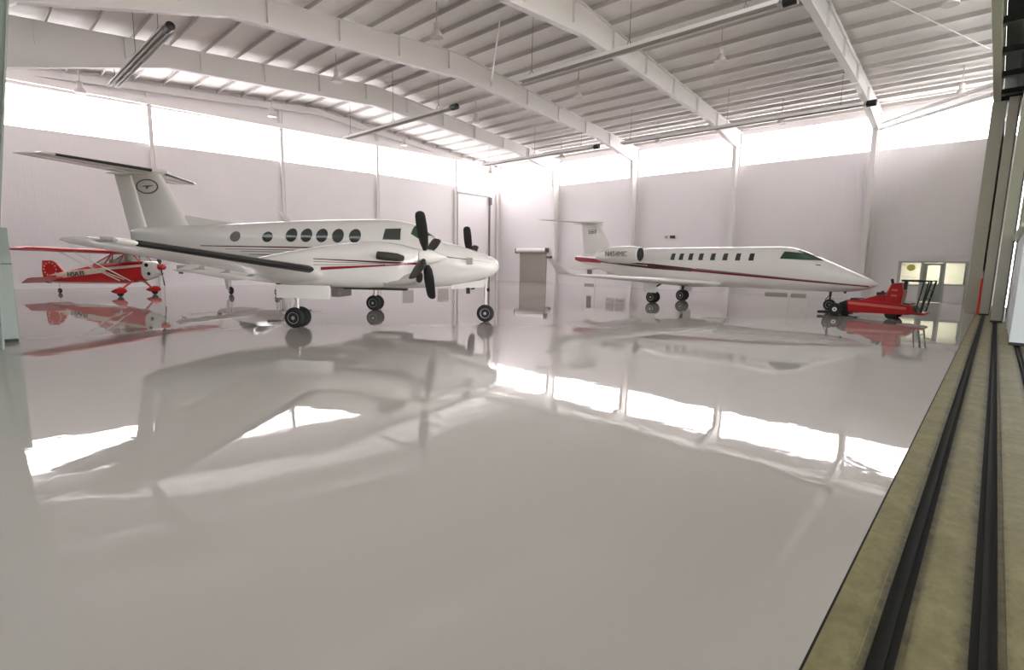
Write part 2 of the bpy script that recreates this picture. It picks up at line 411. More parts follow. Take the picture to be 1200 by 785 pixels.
leaf(2, 25.1, 33.5, GRV[1]-0.02, 8.55, M['leaf'])
d3 = leaf(3, 17.7, 26.5, GRV[2], 2.86, M['leaf2'])
bm = bmn(); box(bm, 17.55, 26.6, GRV[2]-0.18, GRV[2]+0.26, 2.86, 3.0); mk('top_rail', bm, M['leaf'], d3, bevel=0.01)
bm = bmn(); 
for x in (17.7, 20.5, 23.3, 26.3): box(bm, x, x+0.14, GRV[2]+0.0, GRV[2]+0.16, 3.0, 8.6)
mk('upper_frame', bm, M['leaf'], d3, bevel=0.01)
bm = bmn(); box(bm, 17.84, 26.3, GRV[2]+0.04, GRV[2]+0.05, 3.0, 8.6); mk('upper_glazing', bm, M['clear'], d3)

# ------------------------------------------------------------------ back wall: office entrance, roller door, doors and windows
t = mk('door_4', boxes((XB, XB+0.14, 1.1, 1.2, 0, 2.3), (XB, XB+0.14, 2.07, 2.15, 0, 2.3), (XB, XB+0.14, 3.04, 3.16, 0, 2.3), (XB, XB+0.14, 4.06, 4.2, 0, 2.3), (XB, XB+0.14, 1.2, 4.06, 2.2, 2.3), (XB, XB+0.14, 3.16, 4.06, 0.9, 0.98), (XB, XB+0.14, 1.2, 2.07, 0.98, 1.06)), M['frame'], kind='structure')
bm = bmn(); box(bm, XB+0.05, XB+0.09, 3.16, 4.06, 0, 0.9); box(bm, XB+0.05, XB+0.09, 1.2, 2.07, 0, 0.98); mk('lower_panel', bm, M['wall'], t)
bm = bmn(); box(bm, XB+0.04, XB+0.1, 2.15, 3.04, 0.02, 1.05); box(bm, XB+0.04, XB+0.1, 2.15, 2.3, 1.05, 2.18); box(bm, XB+0.04, XB+0.1, 2.86, 3.04, 1.05, 2.18); box(bm, XB+0.04, XB+0.1, 2.3, 2.86, 2.08, 2.18)
dl = mk('door_leaf', bm, M['cabinet'], t)
bm = bmn(); tube(bm, [(XB-0.02, 2.24, 1.0), (XB-0.06, 2.24, 1.0), (XB-0.06, 2.36, 1.0)], 0.012, 8); mk('door_handle', bm, M['steel'], dl)
bm = bmn(); box(bm, XB+0.06, XB+0.07, 3.16, 4.06, 0.98, 2.2); box(bm, XB+0.06, XB+0.07, 1.2, 2.07, 1.06, 2.2); box(bm, XB+0.06, XB+0.07, 2.3, 2.86, 1.05, 2.08); mk('glass_pane', bm, M['clear'], t)
bm = bmn(); box(bm, XB-0.12, XB+0.0, 1.2, 3.7, 2.60, 2.66); box(bm, XB-0.02, XB, 1.2, 3.7, 2.66, 2.75); mk('trim_6', bm, M['white2'], kind='structure')
# office room behind the glass
bm = bmn(); box(bm, XB+3.2, XB+3.3, 0.2, 5.2, 0, 2.6); box(bm, XB+0.25, XB+3.3, 5.2, 5.3, 0, 2.6); box(bm, XB+0.25, XB+3.3, 0.1, 0.2, 0, 2.6); mk('wall_office', bm, M['office'], kind='structure')
bm = bmn(); box(bm, XB+0.25, XB+3.3, 0.1, 5.3, -0.1, 0.0); mk('floor_office', bm, M['doorgrey'], kind='structure')
bm = bmn(); lathe(bm, (XB+0.045, 3.60, 1.93), (-1,0,0), [(0,0.19),(0.012,0.19)], 24); tag(mk('notice_sign', bm, M['yellow']), 'round yellow sign on the left glass pane of the office entrance', 'sign')
bm = bmn(); box(bm, XB+2.2, XB+2.9, 1.0, 1.35, 0, 2.3); 
tag(mk('bookcase', bm, M['darksteel'], bevel=0.01), 'dark tall cupboard in the office seen through the right glass pane', 'cupboard')
lm = bpy.data.materials.new('office_light'); lm.use_nodes = True
lm.node_tree.nodes['Principled BSDF'].inputs['Emission Color'].default_value = (1, 0.97, 0.92, 1); lm.node_tree.nodes['Principled BSDF'].inputs['Emission Strength'].default_value = 13
bm = bmn(); box(bm, XB+0.25, XB+3.3, 0.1, 5.3, 2.6, 2.7); mk('ceiling_office', bm, M['white2'], kind='structure')
bm = bmn(); box(bm, XB+1.0, XB+2.2, 1.5, 3.9, 2.55, 2.59); tag(mk('office_ceiling_light', bm, lm), 'lit ceiling light panel inside the office behind the glass entrance', 'light')

t = mk('door_5', boxes((XB-0.05, XB, 30.42, 30.52, 0, 3.1), (XB-0.05, XB, 33.62, 33.72, 0, 3.1), (XB-0.02, XB, 30.52, 33.62, 0.0, 2.75)), M['doorgrey'], kind='structure')
bm = bmn()
for i in range(22): box(bm, XB-0.035, XB-0.02, 30.52, 33.62, 0.03+i*0.125, 0.03+i*0.125+0.1)
mk('shutter_slats', bm, M['doorgrey'], t)
bm = bmn(); lathe(bm, (XB-0.25, 30.3, 2.98), (0,1,0), [(0,0.2),(3.6,0.2)], 20); mk('shutter_drum', bm, M['white2'], t)
bm = bmn(); box(bm, XB-0.45, XB, 33.9, 34.0, 2.72, 3.15); box(bm, XB-0.45, XB, 30.2, 30.3, 2.8, 3.2); box(bm, XB-0.4, XB-0.05, 29.75, 30.2, 2.25, 2.45); mk('shutter_bracket', bm, M['lineG'], t)
def flush_door(idx, y0, y1, H, sweep=True):
    b = bmn(); box(b, XB-0.04, XB, y0-0.08, y0, 0, H+0.08); box(b, XB-0.04, XB, y1, y1+0.08, 0, H+0.08); box(b, XB-0.04, XB, y0, y1, H, H+0.08)
    o = mk('door_%d' % idx, b, M['white2'], kind='structure')
    b = bmn(); box(b, XB-0.025, XB-0.003, y0, y1, 0.05, H); l = mk('door_leaf', b, M['white2'], o)
    b = bmn(); tube(b, [(XB-0.03, y0+0.12, 1.0), (XB-0.08, y0+0.12, 1.0), (XB-0.08, y0+0.24, 1.0)], 0.014, 8); mk('door_handle', b, M['steel'], l)
    if sweep: b = bmn(); box(b, XB-0.05, XB-0.003, y0, y1, 0.0, 0.14); mk('threshold', b, M['doorgrey'], o)
    return l
l = flush_door(6, 25.1, 26.1, 2.15); bm = bmn(); box(bm, XB-0.03, XB-0.02, 25.35, 25.85, 0.9, 1.95); mk('door_glass', bm, M['lineG'], l)
flush_door(7, 9.9, 11.3, 2.15); flush_door(8, 8.8, 9.7, 2.15)
def wall_window(idx, side, a, b, z0, z1):
    f = bmn(); p = bmn()
    if side == 'B':
        for y in (a, (a+b)/2, b): box(f, XB-0.04, XB, y-0.03, y+0.03, z0, z1)
        for z in (z0, z1, z0+0.35): box(f, XB-0.04, XB, a, b, z-0.03, z+0.03)
        box(p, XB-0.015, XB-0.002, a, b, z0, z1)
    else:
        for x in (a, b): box(f, x-0.03, x+0.03, YL-0.04, YL, z0, z1)
        for z in (z0, z1): box(f, a, b, YL-0.04, YL, z-0.03, z+0.03)
        box(p, a, b, YL-0.015, YL-0.002, z0, z1)
    o = mk('window_%d' % idx, f, M['white2'], kind='structure'); mk('window_pane', p, M['panelline'], o)
wall_window(11, 'B', 22.1, 23.9, 0.95, 2.1); wall_window(12, 'L', 25.8, 27.0, 0.65, 1.8); wall_window(13, 'L', 29.6, 30.95, 0.6, 1.8)
# tall door outline in the left wall near the corner
bm = bmn(); box(bm, 31.95, 32.0, YL-0.08, YL, 0, 8.12); box(bm, 35.98, 36.10, YL-0.1, YL, 0, 8.05); box(bm, 31.95, 36.1, YL-0.08, YL, 8.05, 8.12)
o = mk('trim_7', bm, M['panelline'], kind='structure')
bm = bmn(); box(bm, 35.9, 36.2, YL-0.25, YL-0.1, 7.3, 8.0); mk('hoist_box', bm, M['lineG'], o); 
bm = bmn(); tube(bm, [(36.04, YL-0.13, 0), (36.04, YL-0.13, 7.4)], 0.045, 8); mk('conduit', bm, M['lineG'], o)
for (ya, yc, dx, lb) in ((18.0, 18.35, 0.18, 'larger dark box of the pair high on the back wall above the jet cabin'), (18.6, 18.8, 0.1, 'smaller grey box of the pair high on the back wall above the jet cabin')):
    bm = bmn(); box(bm, XB-dx, XB, ya, yc, 3.84, 4.04); tag(mk('wall_fixture', bm, M['darksteel'] if dx > 0.15 else M['panelline'], bevel=0.01), lb, 'wall fixture')

# ------------------------------------------------------------------ locker at left edge
t = empty('metal_locker', (0.03, 15.3, 0), 0, 'tall grey-green metal locker at the left edge of the photo', 'locker')
bm = bmn(); box(bm, -0.1, 0.77, -0.62, 0.24, 0.06, 2.32); mk('body', bm, M['cabinet'], t, bevel=0.01)
bm = bmn(); box(bm, -0.09, 0.33, -0.645, -0.62, 0.1, 2.2); mk('door', bm, M['cabinet'], t, bevel=0.004)
bm = bmn(); box(bm, 0.34, 0.76, -0.645, -0.62, 0.1, 2.2); d_ = mk('door', bm, M['cabinet'], t, bevel=0.004)
bm = bmn(); box(bm, 0.37, 0.40, -0.67, -0.645, 1.0, 1.2); mk('handle', bm, M['steel'], d_)
bm = bmn(); box(bm, -0.08, 0.75, -0.6, 0.22, 0, 0.06); mk('plinth', bm, M['darksteel'], t)
bm = bmn(); box(bm, -0.1, 0.775, -0.65, -0.64, 1.58, 1.61); mk('trim_strip', bm, M['lineG'], t)

# ------------------------------------------------------------------ lamps and tube heaters
def make_lamp():
    t = empty('high_bay_lamp', (0,0,0), 0, '', 'lamp')
    bm = bmn(); lathe(bm, (0,0,0), (0,0,1), [(0.0,0.26),(0.02,0.262),(0.16,0.2),(0.28,0.12),(0.30,0.1)], 24); mk('reflector', bm, M['lamp'], t)
    bm = bmn(); lathe(bm, (0,0,0.30), (0,0,1), [(0,0.09),(0.02,0.11),(0.24,0.11),(0.27,0.06)], 20); mk('ballast_housing', bm, M['lamp'], t)
    bm = bmn(); tube(bm, [(0,0,0.57), (0,0,1.35)], 0.022, 8); mk('stem', bm, M['lamp'], t)
    bm = bmn(); lathe(bm, (0,0,0.03), (0,0,1), [(0,0.0),(0.0,0.07),(0.12,0.06),(0.2,0.03)], 16); mk('bulb', bm, M['white2'], t)
    return t
proto = make_lamp(); first = True
LX = {4.9: 'above the red aeroplane', 14.0: 'above the twin-engine tail', 23.6: 'above the twin-engine nose', 32.6: 'near the back wall'}
LY = {33.2: 'in the row along the left wall', 25.4: 'in the second row from the left wall', 17.4: 'in the middle row', 9.8: 'in the second row from the doors', 2.1: 'in the row beside the doors'}
for x in LX:
    for y in LY:
        if x < 5 and y < 30: continue
        if x == 14.0 and y == 2.1: continue
        o = proto if first else copy_tree(proto); first = False
        o.location = (x, y, ztop(x)+0.02-1.35 - (0.35 if y > 30 else 0.0)); 
        o['label'] = 'bell-shaped hanging lamp %s, %s' % (LX[x], LY[y]); o['group'] = 'high bay lamps under the roof'
def make_heater(x, y0, y1, z, label):
    t = empty('tube_heater', (x, y0, z), 0, label, 'heater', 'tube heaters under the roof'); L = y1-y0
    bm = bmn(); tube(bm, [(-0.09,0.3,0),(-0.09,L,0)], 0.045, 10); tube(bm, [(0.09,0.3,0),(0.09,L,0)], 0.045, 10)
    for k in range(9):
        pass
    mk('burner_tube', bm, M['panelline'], t)
    bm = bmn(); prism(bm, [(-0.22,0.2,-0.05),(-0.16,0.2,0.10),(0.16,0.2,0.10),(0.22,0.2,-0.05),(0.21,0.2,-0.05),(0.15,0.2,0.085),(-0.15,0.2,0.085),(-0.21,0.2,-0.05)], (0,L-0.2,0)); mk('reflector_hood', bm, M['white2'], t)
    bm = bmn(); lathe(bm, (0,-0.28,0), (0,1,0), [(0,0.11),(0.02,0.145),(0.4,0.145),(0.42,0.11)], 20); mk('burner_box', bm, M['black'], t)
    for yy in (1.2, L*0.5, L-0.6):
        bm = bmn(); zt = ztop(x)+0.1-z
        tube(bm, [(-0.15,yy,0.1),(0,yy,0.35),(0,yy,zt)], 0.012, 6); tube(bm, [(0.15,yy,0.1),(0,yy,0.35)], 0.012, 6); mk('hanger', bm, M['lineG'], t)
make_heater(5.7, 21.5, 30.6, 9.5, 'tube heater at the upper left, its black end above the twin-engine tail')
make_heater(17.9, 20.9, 31.5, 9.5, 'tube heater in the upper middle, its black end above the twin-engine cabin')
make_heater(29.7, 20.3, 31.0, 9.5, 'small far tube heater ending above the roller shutter side of the back wall')
make_heater(17.3, 5.3, 15.8, 9.5, 'long tube heater crossing the top centre of the photo')
make_heater(30.0, 5.2, 18.5, 9.5, 'tube heater at the upper right, its black end beside the nearest back column')

# ------------------------------------------------------------------ aircraft helpers
def fus_ring(x, zt, zb, hw, n=2.4, N=36, zc=None, tilt=0.0):
    zc = (zt+zb)/2 if zc is None else zc; pts = []
    for k in range(N):
        a = 2*PI*k/N; c, s_ = math.cos(a), math.sin(a)
        y = hw*math.copysign(abs(c)**(2/n), c); h = (zt-zc) if s_ > 0 else (zc-zb)
        z = zc + h*math.copysign(abs(s_)**(2/n), s_); pts.append(Vector((x + tilt*(z-zc), y, z)))
    return pts
def interp_secs(secs, step=0.22):
    """Catmull-Rom through station tuples for a smooth body"""
    out = []
    for i in range(len(secs)-1):
        p0 = secs[max(i-1,0)]; p1 = secs[i]; p2 = secs[i+1]; p3 = secs[min(i+2,len(secs)-1)]
        m = max(1, int(abs(p2[0]-p1[0])/step))
        for k in range(m):
            t = k/m; row = []
            for j in range(len(p1)):
                if j == 0: row.append(p1[0]+(p2[0]-p1[0])*t); continue
                d1 = (p2[j]-p0[j])/((p2[0]-p0[0]) or 1)*(p2[0]-p1[0]); d2 = (p3[j]-p1[j])/((p3[0]-p1[0]) or 1)*(p2[0]-p1[0])
                h = (2*t**3-3*t**2+1)*p1[j] + (t**3-2*t**2+t)*d1 + (-2*t**3+3*t**2)*p2[j] + (t**3-t**2)*d2
                row.append(h)
            out.append(tuple(row))
    out.append(secs[-1]); return out
def body(bm, secs, n=2.3, N=40, yoff=0.0):
    rings = []
    for (x, zt, zb, hw, zc) in interp_secs(secs):
        rings.append([p + Vector((0, yoff, 0)) for p in fus_ring(x, zt, zb, max(hw, 0.004), n, N, zc)])
    loft(bm, rings)
AF = [(0,0),(0.012,0.3),(0.05,0.62),(0.12,0.86),(0.25,1.0),(0.4,0.97),(0.6,0.74),(0.8,0.4),(1,0.02)]
def foil(le, chord, thick, up=(0,0,1), twist=0.0, c0=0.0, c1=1.0, grow=0.0):
    """aerofoil ring: le point, chord toward -x, thickness along up"""
    le = Vector(le); up = Vector(up); pts = []
    us = [(a, t) for a, t in AF if c0-1e-6 <= a <= c1+1e-6]
    for a, t in us: pts.append((a, t*thick*0.55 + grow))
    for a, t in us[::-1]: pts.append((a, -t*thick*0.45 - grow))
    return [le + Vector((-(a*chord) + (grow if a < 0.02 else 0), 0, 0)) + up*(h - a*chord*math.tan(twist)) for a, h in pts]
def wing(bm, secs, **k):
    loft(bm, [foil(le, c, t, (0, 0, 1), tw, **k) for (le, c, t, tw) in secs])
def disc_on(bm, x, y, z, rx, rz, side, th=0.012, n=24, lean=0.0):
    """oval plate on a body side"""
    r0 = [Vector((x+rx*math.cos(2*PI*k/n), y, z+rz*math.sin(2*PI*k/n))) for k in range(n)]
    if lean:
        for p in r0: p.y -= side*lean*(p.z-z)
    prism(bm, r0, (0, side*th, 0))
def patch(bm, pts, fsurf, th=0.012, sub=6):
    """pts: quad corners in (x,z); fsurf(x,z)->y>0 half width; builds a shell slightly proud of the body on one side (side sign in th)"""
    side = 1 if th > 0 else -1; g = []; 
    (a, b, c, d) = [Vector((p[0], p[1])) for p in pts]
    for i in range(sub+1):
        row = []
        for j in range(sub+1):
            u, v = i/sub, j/sub; p = (a*(1-u)+b*u)*(1-v) + (d*(1-u)+c*u)*v
            row.append(Vector((p.x, side*(fsurf(p.x, p.y)+abs(th)), p.y)))
        g.append(row)
    V = [[bm.verts.new(p) for p in r] for r in g]
    for i in range(sub):
        for j in range(sub): bm.faces.new((V[i][j], V[i+1][j], V[i+1][j+1], V[i][j+1]))
def surf_fn(secs, n):
    S = interp_secs(secs)
    S2 = sorted(S)
    def f(x, z):
        for a, b in zip(S2, S2[1:]):
            if a[0] <= x <= b[0]:
                t = (x-a[0])/((b[0]-a[0]) or 1); zt, zb, hw, zc = [a[j]+(b[j]-a[j])*t for j in range(1, 5)]
                h = (zt-zc) if z > zc else (zc-zb); q = min(0.999, abs(z-zc)/max(h, 1e-3))
                return hw*(1-q**n)**(1/n)
        return 0.0
    return f
def wheel_set(parent, x, y, r, w, strut_top, strut_r=0.05, dual=0.0, lean=0.0, mat=None, name='landing_gear', scissors=True):
    bm = bmn(); tube(bm, [(x, y, r), (x, y, strut_top*0.5+r*0.3)], strut_r*0.7, 12); tube(bm, [(x, y, strut_top*0.5+r*0.3), (x, y, strut_top)], strut_r, 12)
    ax = (dual/2 if dual else w/2)+w*0.3
    tube(bm, [(x, y-ax, r), (x, y+ax, r)], strut_r*0.6, 10)
    if scissors: tube(bm, [(x-strut_r, y, r+0.06), (x-0.16, y, r+0.2), (x-strut_r, y, r+0.36)], 0.02, 6)
    g = mk(name, bm, mat or M['strut'], parent)
    for dy in ((-dual/2, dual/2) if dual else (0,)):
        bm = bmn(); lathe(bm, (x, y+dy-w/2, r), (0,1,0), [(0.02*w, r*0.55),(0.0, r*0.62),(0.03*w, r*0.82),(0.18*w, r*0.95),(0.38*w, r),(0.62*w, r),(0.82*w, r*0.95),(0.97*w, r*0.82),(w, r*0.62),(0.98*w, r*0.55)], 32); mk('tyre', bm, M['rubber'], g)
        bm = bmn(); lathe(bm, (x, y+dy-w/2, r), (0,1,0), [(0.0, 0.0),(-0.01,r*0.16),(0.02,r*0.2),(0.05*w, r*0.44),(0.0, r*0.56),(w, r*0.56),(0.95*w, r*0.44),(w-0.02, r*0.2),(w+0.01,r*0.16),(w,0)], 28); mk('wheel_hub', bm, M['hub'], g)
    return g
def propeller(parent, x, y, z, R_, angles, spin_len=0.55, spin_r=0.19, blade_w=0.15, mat=None, spin_mat=None, bname='blade', fe=-8):
    bm = bmn(); lathe(bm, (x-0.12, y, z), (1,0,0), [(0, spin_r),(0.18, spin_r),(0.3, spin_r*0.86),(0.12+spin_len*0.7, spin_r*0.45),(0.12+spin_len*0.93, spin_r*0.16),(0.12+spin_len, 0.0)], 28)
    p = mk('propeller', bm, spin_mat or M['white'], parent)
    for a in angles:
        # angle from vertical, positive toward starboard (-y)
        d = Vector((0, -math.sin(a), math.cos(a))); s_ = Vector((0, -math.cos(a), -math.sin(a))); f = Vector((1,0,0))
        bm = bmn(); rings = []
        for u, wd, th, tw in ((0.10,0.30,0.30,75+fe),(0.18,0.45,0.22,66+fe),(0.3,0.85,0.14,55+fe),(0.5,1.0,0.10,44+fe),(0.7,1.0,0.08,38+fe),(0.9,0.92,0.06,34+fe),(0.97,0.75,0.05,32+fe),(1.0,0.3,0.03,32+fe)):
            t = R(tw); wv = (s_*math.cos(t) - f*math.sin(t)); tv = (f*math.cos(t) + s_*math.sin(t)); o = Vector((x, y, z)) + d*R_*u
            rings.append([o + wv*blade_w*wd*math.cos(2*PI*k/12)*0.5*1.6 + tv*blade_w*th*math.sin(2*PI*k/12)*1.2 for k in range(12)])
        loft(bm, rings); b = mk(bname, bm, mat or M['blade'], p)
    return p

# ------------------------------------------------------------------ twin-engine turboprop (T-tail)
DKR, REDS, GRS = (92, 34, 40), (140, 34, 46), (132, 118, 120)
M['ka_body'] = striped('turboprop_livery', (226, 222, 219), [
    (-4.3, 0.8, 2.15, 2.13, 0.012, 0.024, DKR), (-3.4, 0.6, 2.06, 2.05, 0.008, 0.018, GRS), (-2.9, 0.4, 2.00, 1.99, 0.008, 0.016, GRS),
    (-2.6, 0.2, 1.91, 1.90, 0.006, 0.035, REDS), (3.15, 4.1, 1.97, 1.87, 0.02, 0.012, DKR), (4.1, 4.75, 1.87, 1.80, 0.008, 0.004, GRS)])
M['ka_nac'] = striped('nacelle_livery', (224, 220, 216), [
    (0.7, 3.4, 1.81, 1.73, 0.010, 0.028, DKR), (0.7, 3.0, 1.74, 1.72, 0.008, 0.012, GRS), (0.7, 2.6, 1.66, 1.70, 0.008, 0.008, GRS),
    (0.9, 3.3, 1.57, 1.72, 0.040, 0.008, REDS)])
ka = empty('turboprop_aircraft', (8.24, 14.94, 0), -0.9518, 'large white twin-propeller aircraft with T-tail and thin red stripes', 'aircraft')
KAS = [(-7.2, 2.64, 2.30, 0.06, 2.5), (-7.0, 2.69, 2.16, 0.18, 2.42), (-6.4, 2.74, 1.92, 0.32, 2.35), (-5.0, 2.80, 1.52, 0.52, 2.15), (-3.6, 2.86, 1.20, 0.68, 2.0), (-2.4, 2.92, 1.03, 0.74, 1.95),
       (-1.0, 2.98, 0.98, 0.76, 1.95), (0.5, 3.02, 0.97, 0.76, 1.95), (1.5, 3.03, 0.97, 0.75, 1.95), (2.1, 2.97, 0.97, 0.73, 1.92), (2.45, 2.87, 0.98, 0.71, 1.88), (2.8, 2.64, 1.00, 0.68, 1.84), (3.15, 2.42, 1.04, 0.63, 1.8),
       (3.6, 2.31, 1.09, 0.56, 1.76), (4.0, 2.20, 1.16, 0.48, 1.74), (4.4, 2.07, 1.26, 0.39, 1.71), (4.7, 1.97, 1.38, 0.29, 1.69), (4.85, 1.90, 1.47, 0.20, 1.69), (4.93, 1.81, 1.56, 0.11, 1.68), (4.96, 1.70, 1.66, 0.02, 1.68)]
bm = bmn(); body(bm, KAS, 2.3, 48); mk('fuselage', bm, M['ka_body'], ka)
fk = surf_fn(KAS, 2.3)
for side in (-1, 1):
    for x in (-1.23, -0.75, -0.26, 0.24, 0.77):
        bm = bmn(); 
        # round window following the body side
        N_ = 24; c0 = bm.verts.new((x, side*(fk(x, 2.50)+0.012), 2.50)); rings = []
        for q in (0.5, 1.0):
            rings.append([bm.verts.new((x+0.185*q*math.cos(2*PI*k/N_), side*(fk(x, 2.50+0.205*q*math.sin(2*PI*k/N_))+0.012), 2.50+0.205*q*math.sin(2*PI*k/N_))) for k in range(N_)])
        for k in range(N_): bm.faces.new((c0, rings[0][k], rings[0][(k+1) % N_])); bm.faces.new((rings[0][k], rings[1][k], rings[1][(k+1) % N_], rings[0][(k+1) % N_]))
        mk('cabin_window', bm, M['glass'], ka)
    for x, m_ in ((-2.0, M['glass']), (-3.08, M['lineG'])):
        bm = bmn(); N_ = 20; c0 = bm.verts.new((x, side*(fk(x, 2.44)+0.012), 2.44))
        rg = [bm.verts.new((x+0.17*math.cos(2*PI*k/N_), side*(fk(x, 2.44+0.16*math.sin(2*PI*k/N_))+0.012), 2.44+0.16*math.sin(2*PI*k/N_))) for k in range(N_)]
        for k in range(N_): bm.faces.new((c0, rg[k], rg[(k+1) % N_]))
        mk('cabin_window', bm, m_, ka)
    bm = bmn(); patch(bm, [(1.62, 2.40), (2.15, 2.40), (2.12, 2.74), (1.66, 2.72)], fk, 0.012*side); mk('cockpit_side_window', bm, M['glass'], ka)
# windscreen halves: shell over the sloping top
def screen(bm, secs, n, xa, xb, y0, y1, zoff=0.012, nu=8, nv=10):
    S2 = sorted(interp_secs(secs))
    def top(x, y):
        for a, b in zip(S2, S2[1:]):
            if a[0] <= x <= b[0]:
                t = (x-a[0])/((b[0]-a[0]) or 1); zt, zb, hw, zc = [a[j]+(b[j]-a[j])*t for j in range(1, 5)]
                q = min(0.995, abs(y)/hw); return zc + (zt-zc)*(1-q**n)**(1/n)
        return 0
    V = []
    for i in range(nu+1):
        row = []
        for j in range(nv+1):
            v = j/nv; y = y0+(y1-y0)*v; a_, b_ = xa(v), xb(v); x = a_+(b_-a_)*i/nu
            row.append(bm.verts.new((x+0.006, y*1.0, top(x, y)+zoff)))
        V.append(row)
    for i in range(nu):
        for j in range(nv): bm.faces.new((V[i][j], V[i+1][j], V[i+1][j+1], V[i][j+1]))
for side in (-1, 1):
    bm = bmn(); screen(bm, KAS, 2.3, lambda v: 2.48-0.06*v, lambda v: 3.0-0.26*v, side*0.03, side*0.56, 0.006); mk('windscreen', bm, M['glass2'], ka)
# wings
def ka_z(y): return 1.48 + 0.088*(abs(y)-3.0)
for side in (-1, 1):
    bm = bmn()
    cs = [((0.95, side*0.4, 1.33), 2.35, 0.36, R(3)), ((0.95, side*3.05, 1.40), 2.35, 0.34, R(3)), ((0.86, side*3.3, 1.55), 2.15, 0.27, R(4)), ((0.60, side*5.6, 1.78), 1.62, 0.21, R(3)), ((0.33, side*8.0, 2.02), 1.08, 0.13, R(2)), ((0.2, side*8.25, 2.05), 0.85, 0.07, R(1)), ((0.0, side*8.36, 2.06), 0.45, 0.03, 0)]
    wing(bm, cs); w_ = mk('wing', bm, M['white'], ka)
    bm = bmn(); wing(bm, [((0.86+0.0, side*3.32, 1.55), 2.15, 0.27, R(4)), ((0.60, side*5.6, 1.78), 1.62, 0.21, R(3)), ((0.35, side*7.85, 2.005), 1.1, 0.14, R(2))], c0=0.0, c1=0.06, grow=0.008); mk('deice_boot', bm, M['boot'], w_)
    bm = bmn(); wing(bm, [((-0.62, side*3.3, 1.40), 0.68, 0.12, R(14)), ((-0.60, side*5.4, 1.63), 0.5, 0.09, R(12))]); mk('flap', bm, M['white'], w_)
    bm = bmn()
    for yy in (3.6, 4.5, 5.3): box(bm, -1.15, -0.55, side*yy-0.03, side*yy+0.03, 1.33+0.1*(yy-3.3), 1.42+0.1*(yy-3.3))
    mk('flap_track', bm, M['panelline'], w_)
    bm = bmn(); lathe(bm, (0.38, side*8.25, 2.04), (-1,0,0), [(0,0.0),(0.05,0.04),(0.3,0.05),(0.5,0.0)], 12); mk('wingtip_light', bm, M['panelline'], w_)
# nacelles with engines
for side in (-1, 1):
    NS = [(-1.75, 1.62, 1.40, 0.06, 1.5), (-1.2, 1.78, 1.25, 0.22, 1.5), (-0.4, 1.95, 1.14, 0.36, 1.52), (0.6, 2.12, 1.08, 0.43, 1.58), (1.5, 2.23, 1.08, 0.46, 1.62), (2.3, 2.27, 1.10, 0.46, 1.66), (2.9, 2.20, 1.18, 0.43, 1.70), (3.2, 2.12, 1.42, 0.34, 1.78), (3.36, 2.09, 1.66, 0.24, 1.86)]
    bm = bmn(); body(bm, NS, 2.5, 36, side*2.6); nac = mk('engine_nacelle', bm, M['ka_nac'], ka)
    bm = bmn(); rr = [fus_ring(x, zt, zb, hw, 2.6, 24) for x, zt, zb, hw in ((2.5, 1.55, 1.12, 0.36), (3.1, 1.56, 1.17, 0.33), (3.32, 1.55, 1.22, 0.30))]
    loft(bm, [[p+Vector((0.1*(p.z-1.4), side*2.6, 0)) for p in r] for r in rr]); mk('air_inlet', bm, M['panelline'], nac)
    bm = bmn(); r = fus_ring(3.33, 1.50, 1.26, 0.24, 2.6, 24); prism(bm, [p+Vector((0.1*(p.z-1.4), side*2.6, 0)) for p in r], (0.014, 0, 0)); mk('inlet_opening', bm, M['intake'], nac)
    for s2 in (-1, 1):
        bm = bmn(); tube(bm, [(3.02, side*2.6+s2*0.36, 1.86), (2.92, side*2.6+s2*0.50, 1.88), (2.7, side*2.6+s2*0.56, 1.90), (2.45, side*2.6+s2*0.57, 1.92)], [0.07, 0.10, 0.105, 0.10], 16); mk('exhaust_stack', bm, M['darksteel'], nac)
    bm = bmn(); box(bm, 1.1, 3.0, side*2.6-0.10, side*2.6+0.10, 1.045, 1.10); mk('belly_scoop', bm, M['darksteel'], nac, bevel=0.02)
    propeller(ka, 3.5, side*2.6, 1.90, 1.2, [R(a) for a in (25, 115, 205, 295)], 0.56, 0.20, 0.17, fe=46)
    # landing gear with doors
    g = wheel_set(ka, 0, side*2.615, 0.27, 0.19, 1.25, 0.06, dual=0.32, name='main_landing_gear')
    for s2 in (-1, 1):
        bm = bmn(); box(bm, -0.35, 1.12, side*2.6+s2*0.40-0.012, side*2.6+s2*0.40+0.012, 0.80, 1.14); mk('gear_door', bm, M['white'], g, bevel=0.004)
    bm = bmn(); box(bm, 1.13, 1.33, side*2.6-0.36, side*2.6+0.36, 0.86, 1.08); mk('gear_door_actuator', bm, M['lineG'], g)
    bm = bmn(); tube(bm, [(-0.03, side*2.6, 0.75), (-0.62, side*2.6, 1.2)], 0.035, 8); mk('drag_brace', bm, M['darksteel'], g)
g = wheel_set(ka, 4.56, 0, 0.265, 0.16, 1.32, 0.045, name='nose_landing_gear')
for s2 in (-1, 1):
    bm = bmn(); prism(bm, [(4.62, s2*0.17, 1.30), (3.55, s2*0.19, 1.10), (3.55, s2*0.21, 0.98), (4.55, s2*0.20, 1.06)], (0, s2*0.015, 0)); mk('nose_gear_door', bm, M['white'], g)
bm = bmn(); lathe(bm, (4.60, 0, 0.98), (1,0,0), [(0,0.03),(0.03,0.06),(0.08,0.06),(0.09,0.0)], 16); mk('taxi_light', bm, M['darksteel'], g)
bm = bmn(); box(bm, 4.02, 4.12, -0.26, -0.16, 0.86, 1.04); mk('door_linkage', bm, M['darksteel'], g)
